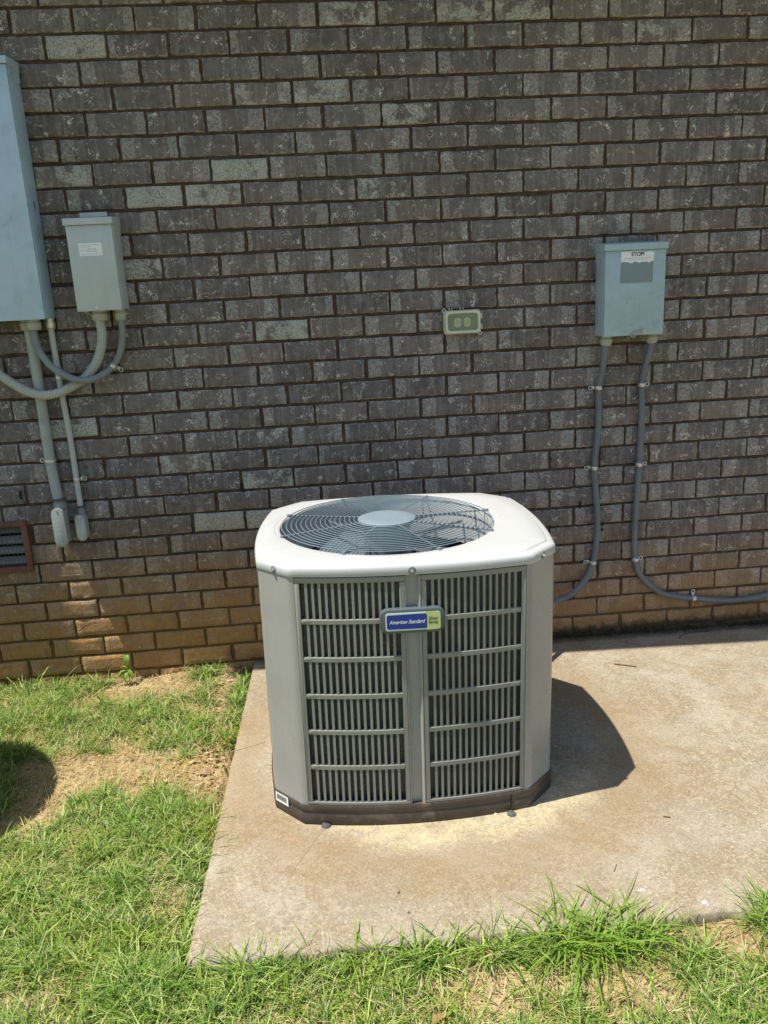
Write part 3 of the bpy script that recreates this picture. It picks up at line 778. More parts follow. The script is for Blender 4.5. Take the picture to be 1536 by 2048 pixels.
obj('staple', MB().tube([(.690+.009*math.cos(q), -.108, 1.2335+.004*math.sin(q)) for q in np.linspace(0, 2*math.pi, 17)[:-1]], .0018, 8, closed=True), M['fit'], lt, smooth=True)

# added unseen box at left, sized to shade the wall; ribbed conduit ends there
mt = hooded_box('wall_shade_box', 'grey box added beyond the left edge to shade the wall, fed by the ribbed conduit', 'electrical box', -2.42, -1.965, 1.15, 1.95, .095, 'box_grey', .03)

# ------------------------------------------------------------------ conduits
def strap(parent, p, side, r, flipz=0, mat='steel', direction=None):
    """one-hole strap: half band over the conduit and an eyelet tab with a screw"""
    x, y, z = p; s_ = link('strap', None, None, parent)
    t = Vector(direction or (0, 0, 1)).normalized(); lat = Vector((side, 0, 0)) if flipz == 0 else Vector((0, 0, flipz))
    lat = (lat - t*lat.dot(t)).normalized(); out = Vector((0, -1, 0)); P = Vector((x, y, z)); rr_ = r+.0016; hw = .0075
    prof = [P + lat*(-rr_)*1 + out*(-.008)]
    for q in range(0, 181, 20): prof.append(P + lat*(-rr_*math.cos(R(q))) + out*(rr_*math.sin(R(q))))
    prof.append(P + lat*(rr_+.0005) + Vector((0, -.0045-y, 0)))
    prof.append(P + lat*(rr_+.010) + Vector((0, -.0035-y, 0)))
    mb = MB(); mb.grid([[q_ + t*hw*k for q_ in prof] for k in (-1, -.3, .3, 1)])
    o = obj('band', mb, M[mat], s_, smooth=True); sm = o.modifiers.new('thick', 'SOLIDIFY'); sm.thickness = .0014
    c = P + lat*(rr_+.014); c.y = -.0035
    ringp = [c + (lat*math.cos(q)+t*math.sin(q))*.0068 for q in np.linspace(0, 2*math.pi, 17)[:-1]]
    obj('eyelet', MB().tube(ringp, .0024, 8, closed=True), M[mat], s_, smooth=True)
    obj('screw', MB().tube([c+Vector((0, .003, 0)), c-Vector((0, .004, 0))], [.0042, .0034], 10), M['stone'], s_)

def hub(parent, p, r, mat='fit', zt=None, grooves=True):
    x, y, z = p; top = zt
    mb = MB().tube([(x, y, top+.002), (x, y, top-.006), (x, y, top-.0062), (x, y, top-.010), (x, y, top-.0102), (x, y, top-.028), (x, y, top-.034), (x, y, top-.036)],
                   [r*1.5, r*1.5, r*1.25, r*1.25, r*1.62, r*1.55, r*1.35, r*1.12], 20)
    obj('connector', mb, M[mat], parent, smooth=True)

def conduit(label, pts, r, mat, ribbed=False, k=8, name='conduit'):
    t = thing(name, label, 'conduit')
    P = smooth_path(pts, k)
    if ribbed:
        # resample evenly, ribs as radius steps
        P = np.array(P); s = np.r_[0, np.cumsum(np.linalg.norm(np.diff(P, axis=0), axis=1))]; n = int(s[-1]/.0016)
        q = np.linspace(0, s[-1], n); P = np.stack([np.interp(q, s, P[:, j]) for j in range(3)], 1)
        rad = [r*(1+.08*math.sin(2*math.pi*qq/.0085)) for qq in q]
    else: rad = [r*(1+.006*math.sin(i*.7)) for i in range(len(P))]
    obj('pipe', MB().tube(P, rad, 16), M[mat], t, smooth=True)
    return t
R1 = [(0.609,-.05,1.235),(0.606,-.048,1.185),(0.604,-.03,1.108),(0.595,-.0165,1.038),(0.598,-.015,.913),(0.592,-.0155,.813),(0.584,-.0165,.719),(0.595,-.018,.589),(0.601,-.02,.484),(0.597,-.017,.398),(0.585,-.0165,.318),(0.553,-.02,.25),(0.48,-.05,.201),(0.402,-.1,.198),(.30,-.20,.20),(.17,-.36,.21)]
c1 = conduit('grey conduit from shut-off box curving behind the air conditioner', R1, .0122, 'conduit')
hub(c1, R1[0], .0135, 'fit', 1.2355)
for p, s in (((.595, -.0165, 1.038), -1), ((.584, -.0165, .720), -1), ((.586, -.0165, .322), -1)): strap(c1, p, s, .0125, mat='steel')
R2 = [(0.787,-.05,1.235),(0.783,-.048,1.181),(0.773,-.03,1.108),(0.768,-.0165,1.04),(0.772,-.0165,.902),(0.768,-.0165,.721),(0.763,-.0165,.577),(0.758,-.017,.45),(0.765,-.0165,.322),(0.793,-.0165,.246),(0.872,-.018,.171),(0.954,-.017,.142),(1.028,-.0165,.128),(1.163,-.018,.109),(1.272,-.02,.11),(1.351,-.02,.12),(1.6,-.02,.16),(2.0,-.02,.17)]
c2 = conduit('grey conduit from shut-off box bending right along the foot of the wall', R2, .0122, 'conduit')
hub(c2, R2[0], .0135, 'fit', 1.2355)
for p, s in (((.768, -.0165, 1.04), 1), ((.768, -.0165, .722), 1), ((.766, -.0165, .322), 1)): strap(c2, p, s, .0125, mat='steel')
strap(c2, (1.024, -.0165, .1285), 1, .0125, flipz=1, direction=(1, 0, -.12))

BP = [(-1.506,-.045,1.402),(-1.506,-.040,1.35),(-1.509,-.028,1.27),(-1.512,-.0225,1.135),(-1.514,-.0225,.892),(-1.506,-.028,.76),(-1.502,-.034,.728)]
c3 = conduit('thick straight grey pipe from breaker panel down to larger cast fitting', BP, .0192, 'pvc')
hub(c3, BP[0], .0175, 'pvc', 1.402)
strap(c3, (-1.514, -.0225, .888), -1, .0195, mat='steel')
SP = [(-1.433,-.035,1.402),(-1.436,-.026,1.345),(-1.438,-.018,1.29),(-1.437,-.0142,1.148),(-1.431,-.0142,.98),(-1.431,-.0142,.808),(-1.429,-.022,.69)]
c4 = conduit('thin straight pale pipe from breaker panel down to smaller cast fitting', SP, .0108, 'pvc2')
hub(c4, SP[0], .011, 'steel', 1.402)
strap(c4, (-1.431, -.0142, .809), 1, .0112, mat='steel'); strap(c4, (-1.438, -.0142, 1.192), 1, .0112, mat='steel')
GL = [(-1.476,-.078,1.402),(-1.480,-.075,1.365),(-1.480,-.071,1.335),(-1.475,-.068,1.297),(-1.449,-.066,1.246),(-1.416,-.066,1.216),(-1.367,-.068,1.188),(-1.316,-.066,1.181),(-1.273,-.046,1.196),(-1.236,-.022,1.225),(-1.203,-.03,1.272),(-1.182,-.045,1.334),(-1.179,-.05,1.385),(-1.179,-.05,1.42)]
c5 = conduit('smooth dark grey conduit looping from breaker panel up to the slim box', GL, .0122, 'conduit_mid')
hub(c5, GL[0], .0155, 'fit', 1.402); hub(c5, GL[-1], .0130, 'fit', 1.4215)
strap(c5, (-1.236, -.022, 1.225), 1, .0125, mat='steel', direction=(.6, 0, .8))
FL = [(-1.250,-.058,1.42),(-1.252,-.058,1.38),(-1.250,-.058,1.345),(-1.262,-.050,1.296),(-1.292,-.035,1.238),(-1.340,-.028,1.188),(-1.392,-.044,1.158),(-1.445,-.058,1.139),(-1.497,-.062,1.138),(-1.548,-.060,1.156),(-1.598,-.055,1.19),(-1.64,-.05,1.225),(-1.72,-.05,1.30),(-1.84,-.05,1.36),(-1.97,-.05,1.38),(-1.99,-.05,1.38)]
c6 = conduit('ribbed cream flexible conduit looping out of the slim box to the left', FL, .0162, 'flex', ribbed=True)
hub(c6, FL[0], .0175, 'fit', 1.4215)

def lb(parent, x, y, z1, w, h, D, r, yaw):
    """conduit body with oval gasketed cover; its back enters the wall"""
    o = link('conduit_body', None, None, parent)
    def oval(hw, z0, z1_, n=10):
        P = []
        for i in range(n+1): t_ = math.pi*i/n; P.append((hw*math.cos(t_), z1_-hw+hw*math.sin(t_)))
        for i in range(n+1): t_ = math.pi+math.pi*i/n; P.append((hw*math.cos(t_), z0+hw+hw*math.sin(t_)))
        return P
    def place(ob): ob.location = (x, 0, 0); return ob
    hw = w/2
    P = oval(hw, z1-h, z1)
    body = MB(); n = len(P)
    rows = [[(px*s + (-.004 if yy < -.03 else 0), yy, pz) for px, pz in P] for s, yy in ((.80, -.002), (.92, -.012), (1, -.03), (1, -D))]
    body.grid(rows, closed=True); body.add(rows[-1], [tuple(range(n))])
    place(obj('housing', body, M['lb'], o, smooth=True))
    P2 = oval(hw+.002, z1-h-.002, z1+.002)
    place(obj('cover', MB().prism([(a_-.004, b_) for a_, b_ in P2], -D-.0035, -D), M['lb'], o, bevel=.0012))
    for zz in (z1-.009, z1-h+.009):
        place(obj('screw', MB().tube([(-.004, -D-.0035, zz), (-.004, -D-.0055, zz)], [.0035, .003], 10), M['steel'], o))
    obj('collar', MB().tube([(x, y, z1+.026), (x, y, z1+.018), (x, y, z1+.016), (x, y, z1-.004)], [r*1.08, r*1.08, r*1.26, r*1.3], 20), M['conduit_mid'], o, smooth=True)
    obj('ring', MB().tube([(x, y, z1+.033), (x, y, z1+.025)], [r*1.20, r*1.20], 20), M['stone'], o, smooth=True)
    return o
lb1 = lb(c3, -1.500, -.034, .712, .043, .148, .066, .0195, 0)
lb2 = lb(c4, -1.428, -.022, .676, .033, .100, .046, .0112, 0)
# raised lettering bosses on the larger cover
mb = MB()
for k in range(5): mb.box(-1.510, -1.500, -.0702, -.0690, .676-k*.016, .680-k*.016)
obj('cover_boss', mb, M['lb'], lb1, bevel=.001)

# ------------------------------------------------------------------ outlet with weather cover
ot = thing('outdoor_outlet', 'yellowed plastic weatherproof outlet cover in the middle of the wall', 'outlet')
ox0, ox1, oz0, oz1 = -.003, .132, 1.274, 1.356
def rrect(x0, x1, z0, z1, r, n=5, bul=0):
    cx, cz, w, h = (x0+x1)/2, (z0+z1)/2, (x1-x0)/2, (z1-z0)/2; P = []
    for sx_, sz_, a0 in ((1, -1, -90), (1, 1, 0), (-1, 1, 90), (-1, -1, 180)):
        for i in range(n+1):
            t_ = R(a0+90*i/n); px, pz = sx_*(w-r)+r*math.cos(t_), sz_*(h-r)+r*math.sin(t_); P.append((cx+px, cz+pz*(1+bul*(1-(px/w)**2))))
        # a few extra points along the bulged top edge
        if (sx_, sz_) == (1, 1):
            for k in range(1, 6): px = (w-r)*(1-k/3); P.append((cx+px, cz+h*(1+bul*(1-(px/w)**2))))
    return P
obj('back_plate', MB().prism(rrect(ox0-.002, ox1+.002, oz0-.003, oz1+.003, .010), -.012, .0005), M['yplastic'], ot, bevel=.0015)
outer = rrect(ox0, ox1, oz0, oz1, .012, bul=.05); cxo, czo = (ox0+ox1)/2, (oz0+oz1)/2
inner = [(cxo+(x-cxo)*.845, czo+(z-czo)*.74) for x, z in outer]
mb = MB(); mb.grid([[(x, -.0125, z) for x, z in outer], [(x, -.030, z) for x, z in outer], [(cxo+(x-cxo)*.965, -.036, czo+(z-czo)*.95) for x, z in outer], [(cxo+(x-cxo)*.89, -.036, czo+(z-czo)*.82) for x, z in outer], [(x, -.033, z) for x, z in inner], [(x, -.0126, z) for x, z in inner]], closed=True)
obj('cover_frame', mb, M['yplastic'], ot, smooth=True)
obj('outlet_face', MB().prism([(cxo+(x-cxo)*.99, czo+(z-czo)*.99) for x, z in inner], -.0150, -.0130), M['outbox'], ot)
obj('window', MB().prism([(cxo+(x-cxo)*.995, czo+(z-czo)*.995) for x, z in inner], -.0335, -.0322), M['cloud'], ot)
for xx in (.0455, .0820):
    s_ = link('socket', None, None, ot)
    P = [(xx+.0155*max(-.86, min(.86, math.cos(q))) , czo-.001+.018*math.sin(q)*.98) for q in np.linspace(0, 2*math.pi, 25)[:-1]]
    obj('face', MB().prism(P, -.0260, -.0150), M['cream'], s_, bevel=.001)
    for dz in (-.0055, .0055): obj('slot', MB().box(xx-.006, xx+.001, -.0264, -.0258, czo+dz-.0009, czo+dz+.0009), M['ink'], s_)
    obj('earth_hole', MB().tube([(xx+.0065, -.0258, czo), (xx+.0065, -.0264, czo)], .0021, 10), M['ink'], s_)
for (x, z) in ((ox0-.001, oz1+.004), (ox1+.001, oz0-.002)):
    obj('eyelet', MB().tube([(x+.0058*math.cos(q), -.012, z+.0058*math.sin(q)) for q in np.linspace(0, 2*math.pi, 17)[:-1]], .0019, 8, closed=True), M['yplastic'], ot, smooth=True)
for x in (.016, .026, .058, .069): obj('hinge', MB().box(x-.0012, x+.0012, -.020, -.006, oz1+.004, oz1+.011), M['yplastic'], ot)
for z in (1.296, 1.334): obj('hinge', MB().tube([(ox1+.0055, -.014, z-.009), (ox1+.0055, -.014, z+.009)], .0042, 10), M['yplastic'], ot, smooth=True)

# ------------------------------------------------------------------ unseen bin-shaped caster, added for the round shadow on the grass
bn = thing('round_shadow_caster', 'dark green bin-shaped caster added beyond the left edge to throw the round shadow on the grass', 'bin', (-2.045, -.862, -.035))
obj('tub', MB().tube([(0, 0, 0), (0, 0, .02), (0, 0, .80), (0, 0, .83)], [.24, .26, .315, .325], 40), M['bin'], bn, smooth=True)
obj('lid', MB().tube([(0, 0, .832), (0, 0, .86), (0, 0, .885), (0, 0, .90)], [.332, .332, .29, .12], 40), M['bin'], bn, smooth=True)

# ------------------------------------------------------------------ grass
def blades(pts, L, W, lean, az, droop, name, mat, z0=None, twist=None, **props):
    n = len(pts); x, y = pts[:, 0], pts[:, 1]; z = gz(x, y) if z0 is None else z0
    dx, dy = np.cos(az), np.sin(az); V = []
    tt = (0, .4, .75, 1)
    ww = (.8, 1, .7, 0)
    pa = az + np.pi/2 + (rng.normal(0, .5, n) if twist is None else twist)
    for k, t in enumerate(tt):
        hor = L*np.sin(lean)*t + L*droop*t**2.2*.8; ver = L*np.cos(lean)*t*(1-droop*.75*t**1.6)
        cx, cy, cz = x+dx*hor, y+dy*hor, z+np.maximum(ver, .0015*t)
        wx, wy = np.cos(pa)*W*ww[k]/2, np.sin(pa)*W*ww[k]/2
        if k < 3: V += [np.stack([cx-wx, cy-wy, cz], 1), np.stack([cx+wx, cy+wy, cz], 1)]
        else: V.append(np.stack([cx, cy, cz], 1))
    V = np.stack(V, 1).reshape(-1, 3); b = np.arange(n)*7
    q1 = np.stack([b, b+1, b+3], 1); q2 = np.stack([b, b+3, b+2], 1); q3 = np.stack([b+2, b+3, b+5], 1); q4 = np.stack([b+2, b+5, b+4], 1); q5 = np.stack([b+4, b+5, b+6], 1)
    F = np.concatenate([q1, q2, q3, q4, q5]); me = bpy.data.meshes.new(name); np_mesh(me, V, F, True)
    return link(name, me, mat, **props)

def vnoise(x, y, s, seed):
    g = np.random.default_rng(seed).random((64, 64)); X = x*s+200; Y = y*s+200; i, j = np.floor(X).astype(int), np.floor(Y).astype(int); fx, fy = X-i, Y-j
    fx = fx*fx*(3-2*fx); fy = fy*fy*(3-2*fy); G = lambda a, b: g[a % 64, b % 64]
    return (G(i, j)*(1-fx)+G(i+1, j)*fx)*(1-fy)+(G(i, j+1)*(1-fx)+G(i+1, j+1)*fx)*fy
def blob(x, y, cx, cy, rx, ry): return np.exp(-(((x-cx)/rx)**2+((y-cy)/ry)**2))
def density(x, y):
    d = .64 + 1.0*(vnoise(x, y, 7, 1)-.5) + .6*(vnoise(x, y, 19, 2)-.5)
    # bare soil by the wall, straw patch, worn strip beside the pad
    for cx, cy, rx, ry, w in ((-1.15, -.10, .20, .085, 1.0), (-.93, -.12, .07, .10, .95), (-.92, -.40, .055, .12, .9), (-1.30, -.18, .22, .06, .6), (-1.27, -.70, .26, .12, .75), (-1.06, -.70, .16, .09, .75), (-.93, -.78, .07, .12, .8),
                               (-1.52, -.68, .12, .08, .7), (-1.42, -.93, .12, .13, .55), (-.915, -1.33, .05, .10, .85), (.28, -1.60, .12, .030, .8), (.20, -1.70, .12, .05, .45), (.02, -1.68, .06, .06, .5),
                               (-.55, -1.63, .12, .04, .35), (-.28, -1.66, .18, .05, .55), (-.62, -1.72, .12, .05, .6), (.40, -1.62, .06, .03, .6), (-1.6, -.10, .25, .03, .4)):
        d = d - w*blob(x, y, cx, cy, rx, ry)
    for cx, cy, rx, ry, w in ((-1.55, -.33, .30, .12, .25), (-1.05, -.50, .16, .09, .35), (-1.05, -.05, .05, .03, .9), (-1.15, -1.0, .24, .18, .4), (-1.1, -1.3, .3, .25, .35), (-1.2, -1.5, .5, .4, .45), (-.6, -1.70, .35, .08, .2), (.45, -1.72, .2, .07, .3), (-.05, -1.60, .10, .04, .4)):
        d = d + w*blob(x, y, cx, cy, rx, ry)
    d = np.where((x > -.875+.03*(y+1.55)/1.55) & (y > -1.565), 0, d)
    d = np.where(y > -.012, 0, d)
    return np.clip(d, 0, 1)
def scatter(n, x0, x1, y0, y1, pw=1.0):
    P = np.stack([rng.uniform(x0, x1, n), rng.uniform(y0, y1, n)], 1); d = density(P[:, 0], P[:, 1])
    return P[rng.random(n) < d**pw]
# clumped roots
P = scatter(95000, -2.05, .62, -2.05, 0, 1.4)
P = P[(P[:, 0] < -.80) | (P[:, 1] < -1.55)]
P = P[~((P[:, 0] > -.8) & (P[:, 1] < -2.0))]
C = scatter(2600, -2.05, .62, -2.05, 0, 1.2)
ci = rng.integers(0, len(C), 60000); Q = C[ci] + rng.normal(0, .008, (60000, 2)); Q = Q[density(Q[:, 0], Q[:, 1]) > .02]
caz = rng.uniform(0, 2*np.pi, len(C))
P = np.concatenate([P, Q]); n = len(P)
L = rng.gamma(5, .0088, n)*(0.75+.5*vnoise(P[:, 0], P[:, 1], 5, 9)); L = np.clip(L, .014, .10)
blades(P, L, rng.uniform(.0013, .0037, n), np.abs(rng.normal(.78, .42, n)), rng.uniform(0, 2*np.pi, n), rng.uniform(.1, .75, n), 'grass', M['grass'], kind='stuff',
       label='short patchy green lawn beside and in front of the pad', category='grass')
# lawn beyond the picture
P = np.concatenate([np.stack([rng.uniform(-3.2, 2.4, 30000), rng.uniform(-3.2, -1.6, 30000)], 1), np.stack([rng.uniform(-3.2, -2.0, 8000), rng.uniform(-1.6, -.02, 8000)], 1)])
P = P[~((P[:, 0] > -2.05) & (P[:, 0] < .6) & (P[:, 1] > -2.02))]
P = P[np.hypot(P[:, 0]+.471, P[:, 1]+2.99) > .35]; n = len(P)
blades(P, np.clip(rng.gamma(6, .007, n), .015, .09), rng.uniform(.002, .0045, n), np.abs(rng.normal(.6, .35, n)), rng.uniform(0, 2*np.pi, n), rng.uniform(.1, .7, n), 'lawn_grass', M['grass'], kind='stuff',
       label='lawn continuing beyond the bottom and left edges', category='grass')
# ragged fringe of longer blades along the front edge of the pad
n = 1900; cx_ = rng.uniform(-.86, .55, 80); cx_ = cx_[(cx_ < .17) | (cx_ > .40)]; ci = rng.integers(0, len(cx_), n)
P = np.stack([cx_[ci]+rng.normal(0, .016, n), -1.568-np.abs(rng.normal(0, .016, n))], 1)
blades(P, np.clip(rng.gamma(5, .0125, n), .02, .13), rng.uniform(.0016, .0036, n), np.abs(rng.normal(.6, .35, n)), rng.uniform(0, 2*np.pi, n), rng.uniform(.2, .9, n), 'grass_fringe', M['grass'], kind='stuff',
       label='ragged fringe of longer grass blades overlapping the pad front edge', category='grass')
n = 2600; P = scatter(n, -2.0, .6, -2.0, -.05, .6); n = len(P)
blades(P, rng.uniform(.008, .022, n), rng.uniform(.004, .009, n), rng.uniform(.9, 1.4, n), rng.uniform(0, 2*np.pi, n), rng.uniform(.1, .6, n), 'clover_leaves', M['grass2'], z0=gz(P[:, 0], P[:, 1])+rng.uniform(.004, .02, n), kind='stuff',
       label='small round weed leaves mixed through the lawn', category='weeds')
# dead straw lying flat
n0 = 50000; P = np.stack([rng.uniform(-2.05, .62, n0), rng.uniform(-2.0, -.01, n0)], 1)
d = density(P[:, 0], P[:, 1]); inside = ~((P[:, 0] > -.875) & (P[:, 1] > -1.562))
soilbare = blob(P[:, 0], P[:, 1], -1.15, -.09, .20, .06) + blob(P[:, 0], P[:, 1], .28, -1.60, .14, .03)
P = P[inside & (rng.random(n0) < np.clip(1.1-.6*d, .3, 1)*(1-.85*np.clip(soilbare, 0, 1)))]; n = len(P)
blades(P, rng.uniform(.012, .055, n), rng.uniform(.001, .0023, n), rng.uniform(.8, 1.5, n), rng.uniform(0, 2*np.pi, n), rng.uniform(0, .3, n), 'dead_grass', M['straw'], z0=gz(P[:, 0], P[:, 1])+rng.uniform(.001, .020, n)*np.clip(density(P[:, 0], P[:, 1])*2, .2, 1), kind='stuff',
       label='dry straw-coloured thatch lying between the green grass', category='dead grass')

def clump(label, x, y, n, lmin, lmax, w, spread=.02, lean=.55, mat='grass2', az=None, dr=(.3, .95)):
    th = rng.uniform(0, 2*np.pi, n) if az is None else az + rng.normal(0, .8, n)
    P = np.stack([x+rng.normal(0, spread, n), y+rng.normal(0, spread*.6, n)], 1)
    P[:, 1] = np.where(P[:, 0] > -.86, np.minimum(P[:, 1], -1.558), P[:, 1])
    return blades(P, rng.uniform(lmin, lmax, n), rng.uniform(w*.7, w*1.25, n), np.abs(rng.normal(lean, .3, n)), th, rng.uniform(dr[0], dr[1], n), 'grass_clump', M[mat], label=label, category='grass clump')
clump('largest bright green long-bladed grass clump overhanging the pad front edge', .055, -1.582, 120, .06, .17, .0050, .050, .6, dr=(.5, 1.15))
clump('arching bright grass clump just right of the largest clump at the pad edge', .150, -1.580, 45, .06, .15, .0042, .028, .7, dr=(.6, 1.2))
clump('bright grass clump just left of the largest clump at the pad edge', -.060, -1.578, 55, .05, .12, .0040, .035, .6, dr=(.4, 1.1))
clump('dark green upright grass tuft at the pad front edge, left of the largest clump', -.27, -1.570, 60, .05, .11, .0042, .04, .45, 'grass')
clump('small arching grass tuft at the pad front edge below the air conditioner', -.47, -1.572, 30, .06, .13, .0045, .020, .5, 'grass2')
clump('thin grass tuft at the front left corner of the pad', -.70, -1.580, 40, .04, .085, .0034, .025, .55, 'grass')
clump('bright grass tuft at the right end of the pad front edge', .478, -1.570, 30, .06, .12, .0045, .02, .5, 'grass2')
clump('long pale grass blades by the wall below the vent', -1.72, -.075, 16, .10, .20, .0042, .022, .6, 'grass')
clump('sparse long grass stalks by the wall right of the vent', -1.60, -.085, 8, .08, .19, .003, .010, .35, 'grass')
clump('green tuft at the wall foot left of the pad', -1.03, -.055, 55, .035, .075, .003, .015, .6, 'grass')
clump('grass tuft growing against the left edge of the pad', -.885, -.46, 34, .03, .08, .003, .012, .6, 'grass')
clump('dark grass tuft leaning over the left pad edge beside the yellow leaf', -.895, -1.17, 40, .05, .10, .003, .014, .75, 'grass', az=.1)

# ------------------------------------------------------------------ small plants, leaves, litter
def leaf_mesh(l, w, curl=.25, n=7, wav=.1, seed=0):
    r2 = random.Random(seed); rows = []
    for i in range(n+1):
        t = i/n; hw = w/2*math.sin(math.pi*min(1, t*.92+.06))**.8; z = l*curl*math.sin(math.pi*t)*.6 - l*curl*t*t*.5
        rows.append([(l*t, -hw, z+w*.14+r2.uniform(-1, 1)*w*wav), (l*t, 0, z), (l*t, hw, z+w*.14+r2.uniform(-1, 1)*w*wav)])
    return MB().grid(rows)
def leaf(label, x, y, z, l, w, mat, rot, name='fallen_leaf', seed=0, curl=.3):
    me = leaf_mesh(l, w, curl, seed=seed).mesh(name, True)
    o = link(name, me, mat, label=label, category='leaf'); o.location = (x, y, z); o.rotation_euler = rot; return o
leaf('yellow-green leaf standing on edge at the left rim of the pad', -.868, -1.150, -.010, .062, .024, M['leaf_y'], (R(70), R(-15), R(78)), seed=3)
leaf('brown curled leaf in the grass at the very bottom of the lawn', -.31, -1.735, -.022, .042, .026, M['leaf_b'], (R(20), R(-8), R(200)), seed=5)
leaf('pale brown leaf lying just below the pad front edge', -.42, -1.567, -.020, .040, .022, M['leaf_b'], (R(25), R(-5), R(30)), seed=8)
leaf('brown leaf in the straw beside the left pad edge, upper one', -.955, -.755, -.022, .045, .024, M['leaf_b'], (R(30), R(-5), R(-20)), seed=9)
leaf('reddish leaf under the grass left of the largest clump', -.19, -1.615, -.015, .036, .020, M['leaf_b'], (R(20), R(-12), R(110)), seed=12)
# litter beside the pad: many crumpled scraps
mb = MB(); r2 = random.Random(4)
def scrap(x, y, s):
    z = float(gz(x, y))+r2.uniform(.001, .006); a0 = r2.uniform(0, 6.28); P = []
    for k in range(5): q = a0+6.28*k/5+r2.uniform(-.3, .3); rr2 = s*r2.uniform(.5, 1); P.append((x+rr2*math.cos(q), y+.7*rr2*math.sin(q), z+r2.uniform(0, s*.55)))
    mb.add(P+[(x, y, z+r2.uniform(-.001, s*.3))], [(i, (i+1) % 5, 5) for i in range(5)])
for k in range(330): scrap(-.935+r2.gauss(0, .045), r2.uniform(-.88, -.05), r2.uniform(.005, .016))
for k in range(50): scrap(-.915+r2.gauss(0, .025), r2.uniform(-1.5, -1.2), r2.uniform(.005, .012))
for k in range(90): scrap(r2.uniform(-.75, .45), -1.60+r2.gauss(0, .035), r2.uniform(.004, .011))
for k in range(160): scrap(r2.uniform(-1.75, -.9), r2.uniform(-1.9, -.1), r2.uniform(.004, .012))
for k in range(60): scrap(r2.uniform(-1.75, -1.0), r2.uniform(-.8, -.55), r2.uniform(.004, .011))
obj('leaf_litter', mb, M['leaf_b'], kind='stuff', label='crumbled brown leaf litter along the pad edges', category='leaf litter')
# soil crumbs
mb = MB()
def lump(mb, x, y, z, s, r2, sq=.7):
    vs = []; 
    for k in range(6):
        q = k*math.pi/3; vs.append((x+s*math.cos(q)*r2.uniform(.7, 1.2), y+s*math.sin(q)*r2.uniform(.7, 1.2), z+s*.15*r2.random()))
    vs.append((x, y, z+s*sq)); vs.append((x, y, z-s*.4)); mb.add(vs, [(k, (k+1) % 6, 6) for k in range(6)]+[((k+1) % 6, k, 7) for k in range(6)])
for k in range(900):
    if r2.random() < .6: x, y = r2.uniform(-1.45, -.88), -r2.uniform(.012, .2)
    elif r2.random() < .5: x, y = r2.uniform(0.0, .55), -1.575-abs(r2.gauss(0, .05))
    else: x, y = r2.uniform(-1.8, -.88), -r2.uniform(.5, .9)
    lump(mb, x, y, float(gz(x, y)), r2.uniform(.0018, .0055), r2)
obj('soil_crumbs', mb, M['soil'], kind='stuff', label='loose crumbs of dry soil on bare ground', category='soil')
# black moss in the joint of pad and wall
mb = MB()
for k in range(1500):
    x = r2.uniform(.10, 2.0); y = -abs(r2.gauss(0, .010))-.001; lump(mb, x, y, pad_z(x)+max(0, .020-abs(y)*1.2)*r2.random(), r2.uniform(.002, .0055), r2, .9)
obj('moss', mb, M['moss'], kind='stuff', label='blackish moss along the joint of pad and brick wall', category='moss')
# weed seedling by the wall
wd = thing('weed_seedling', 'small bright green broad-leaved weed growing at the foot of the brick wall', 'weed', (-1.335, -.045, -.036))
obj('stem', MB().tube(smooth_path([(0, 0, 0), (.003, -.002, .045), (.0, -.004, .085)], 5), [.0016]*11, 7), M['weed'], wd, smooth=True)
for k, (az, l, w, h, p) in enumerate(((100, .050, .026, .082, -62), (-150, .055, .017, .060, 22), (-55, .050, .016, .062, 30), (-100, .046, .016, .055, 38), (10, .038, .013, .058, 10), (170, .030, .012, .065, -20))):
    me = leaf_mesh(l, w, .35, seed=k).mesh('leaf', True); o = link('leaf', me, M['weed'], wd); o.location = (0, -.003, h); o.rotation_euler = (0, R(p), R(az))
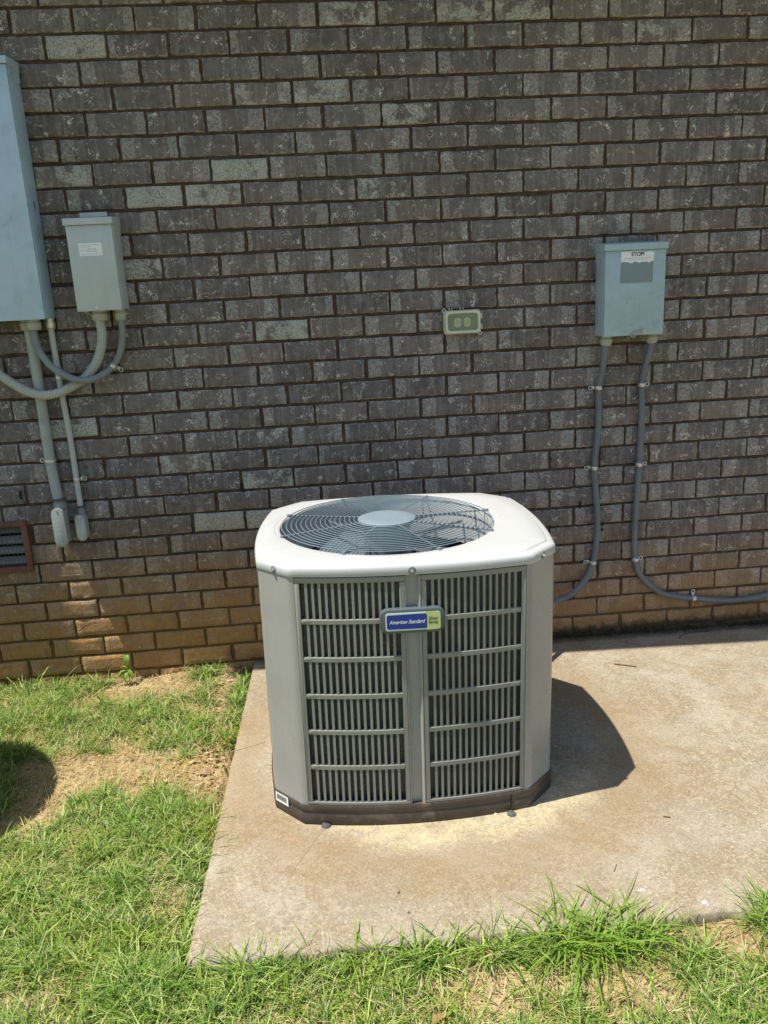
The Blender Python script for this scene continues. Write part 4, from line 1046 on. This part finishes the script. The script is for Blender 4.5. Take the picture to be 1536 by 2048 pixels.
# things lying on the pad
def on_pad(x): return pad_z(x)
def twig(label, pts, r):
    o = obj('twig', MB().tube(smooth_path([(x, y, on_pad(x)+r*1.1) for x, y in pts], 4), r, 6), M['straw' if 'stalk' in label or 'straw' in label else 'twig'], smooth=True, label=label, category='twig')
    return o
twig('short dark straight twig on the pad near the wall shadow', [(.583, -.284), (.62, -.303), (.657, -.320)], .0022)
twig('thin long grass stalk lying on the pad before the front left foot', [(-.555, -1.135), (-.59, -1.20), (-.625, -1.27), (-.655, -1.36)], .00055)
twig('fine curved stem in the shadow on the pad by the wall at right', [(.93, -.095), (.97, -.06), (1.03, -.045), (1.08, -.05)], .0016)
twig('tiny dark splinter on the right part of the pad', [(.375, -1.205), (.392, -1.212)], .0016)
twig('small bent twig on the pad at lower right', [(.165, -1.395), (.176, -1.378), (.181, -1.37)], .0009)
twig('thin straw crossing the left pad edge', [(-.855, -.70), (-.80, -.68), (-.745, -.655)], .0012)
for lab, x, y, s in (('white round chip near the pad front edge at right', .336, -1.520, .0070), ('white elongated chip left of the round one on the pad', .208, -1.463, .0070)):
    mb = MB(); P = [(x+s*(1.5 if 'elong' in lab else 1)*math.cos(q)*rnd.uniform(.85, 1.1), y+s*(.5 if 'elong' in lab else 1)*math.sin(q)*rnd.uniform(.85, 1.1)) for q in np.linspace(0, 2*math.pi, 13)[:-1]]
    z = on_pad(x); mb.grid([[(a_, b_, z) for a_, b_ in P], [(x+(a_-x)*.8, y+(b_-y)*.8, z+.0016) for a_, b_ in P]], closed=True); mb.add([(x+(a_-x)*.8, y+(b_-y)*.8, z+.0016) for a_, b_ in P], [tuple(range(12))])
    obj('paint_chip', mb, M['chip'], label=lab, category='chip')
for lab, x, y, s in (('dark round anchor stub under the front left of the air conditioner', -.547, -1.118, .013), ('dark round anchor stub under the front right of the air conditioner', -.031, -1.138, .012)):
    z = on_pad(x)
    obj('anchor_stub', MB().tube([(x, y, z), (x, y, z+.004), (x+.001, y, z+.0075)], [s*1.08, s, s*.7], 18), M['stone'], smooth=True, bevel=0, label=lab, category='anchor')
mb = MB(); r2 = random.Random(9)
for lab, x, y, s in (('small dark pebble on the pad left of the front centre', -.374, -1.398, .0042), ('second small dark pebble nearer the pad front edge', -.357, -1.465, .0040), ('pale pebble touching the base of the air conditioner', -.075, -1.132, .005)):
    mb = MB(); lump(mb, x, y, on_pad(x)+.001, s, r2, .9); obj('pebble', mb, M['stone'] if 'dark' in lab else M['chip'], smooth=True, label=lab, category='pebble')
mb = MB()
for k in range(160):
    x, y = r2.uniform(-.82, 1.3), r2.uniform(-1.5, -.05); lump(mb, x, y, on_pad(x), r2.uniform(.0006, .0016), r2, .8)
obj('grit', mb, M['stone'], kind='stuff', label='scattered dark grit on the concrete pad', category='grit')
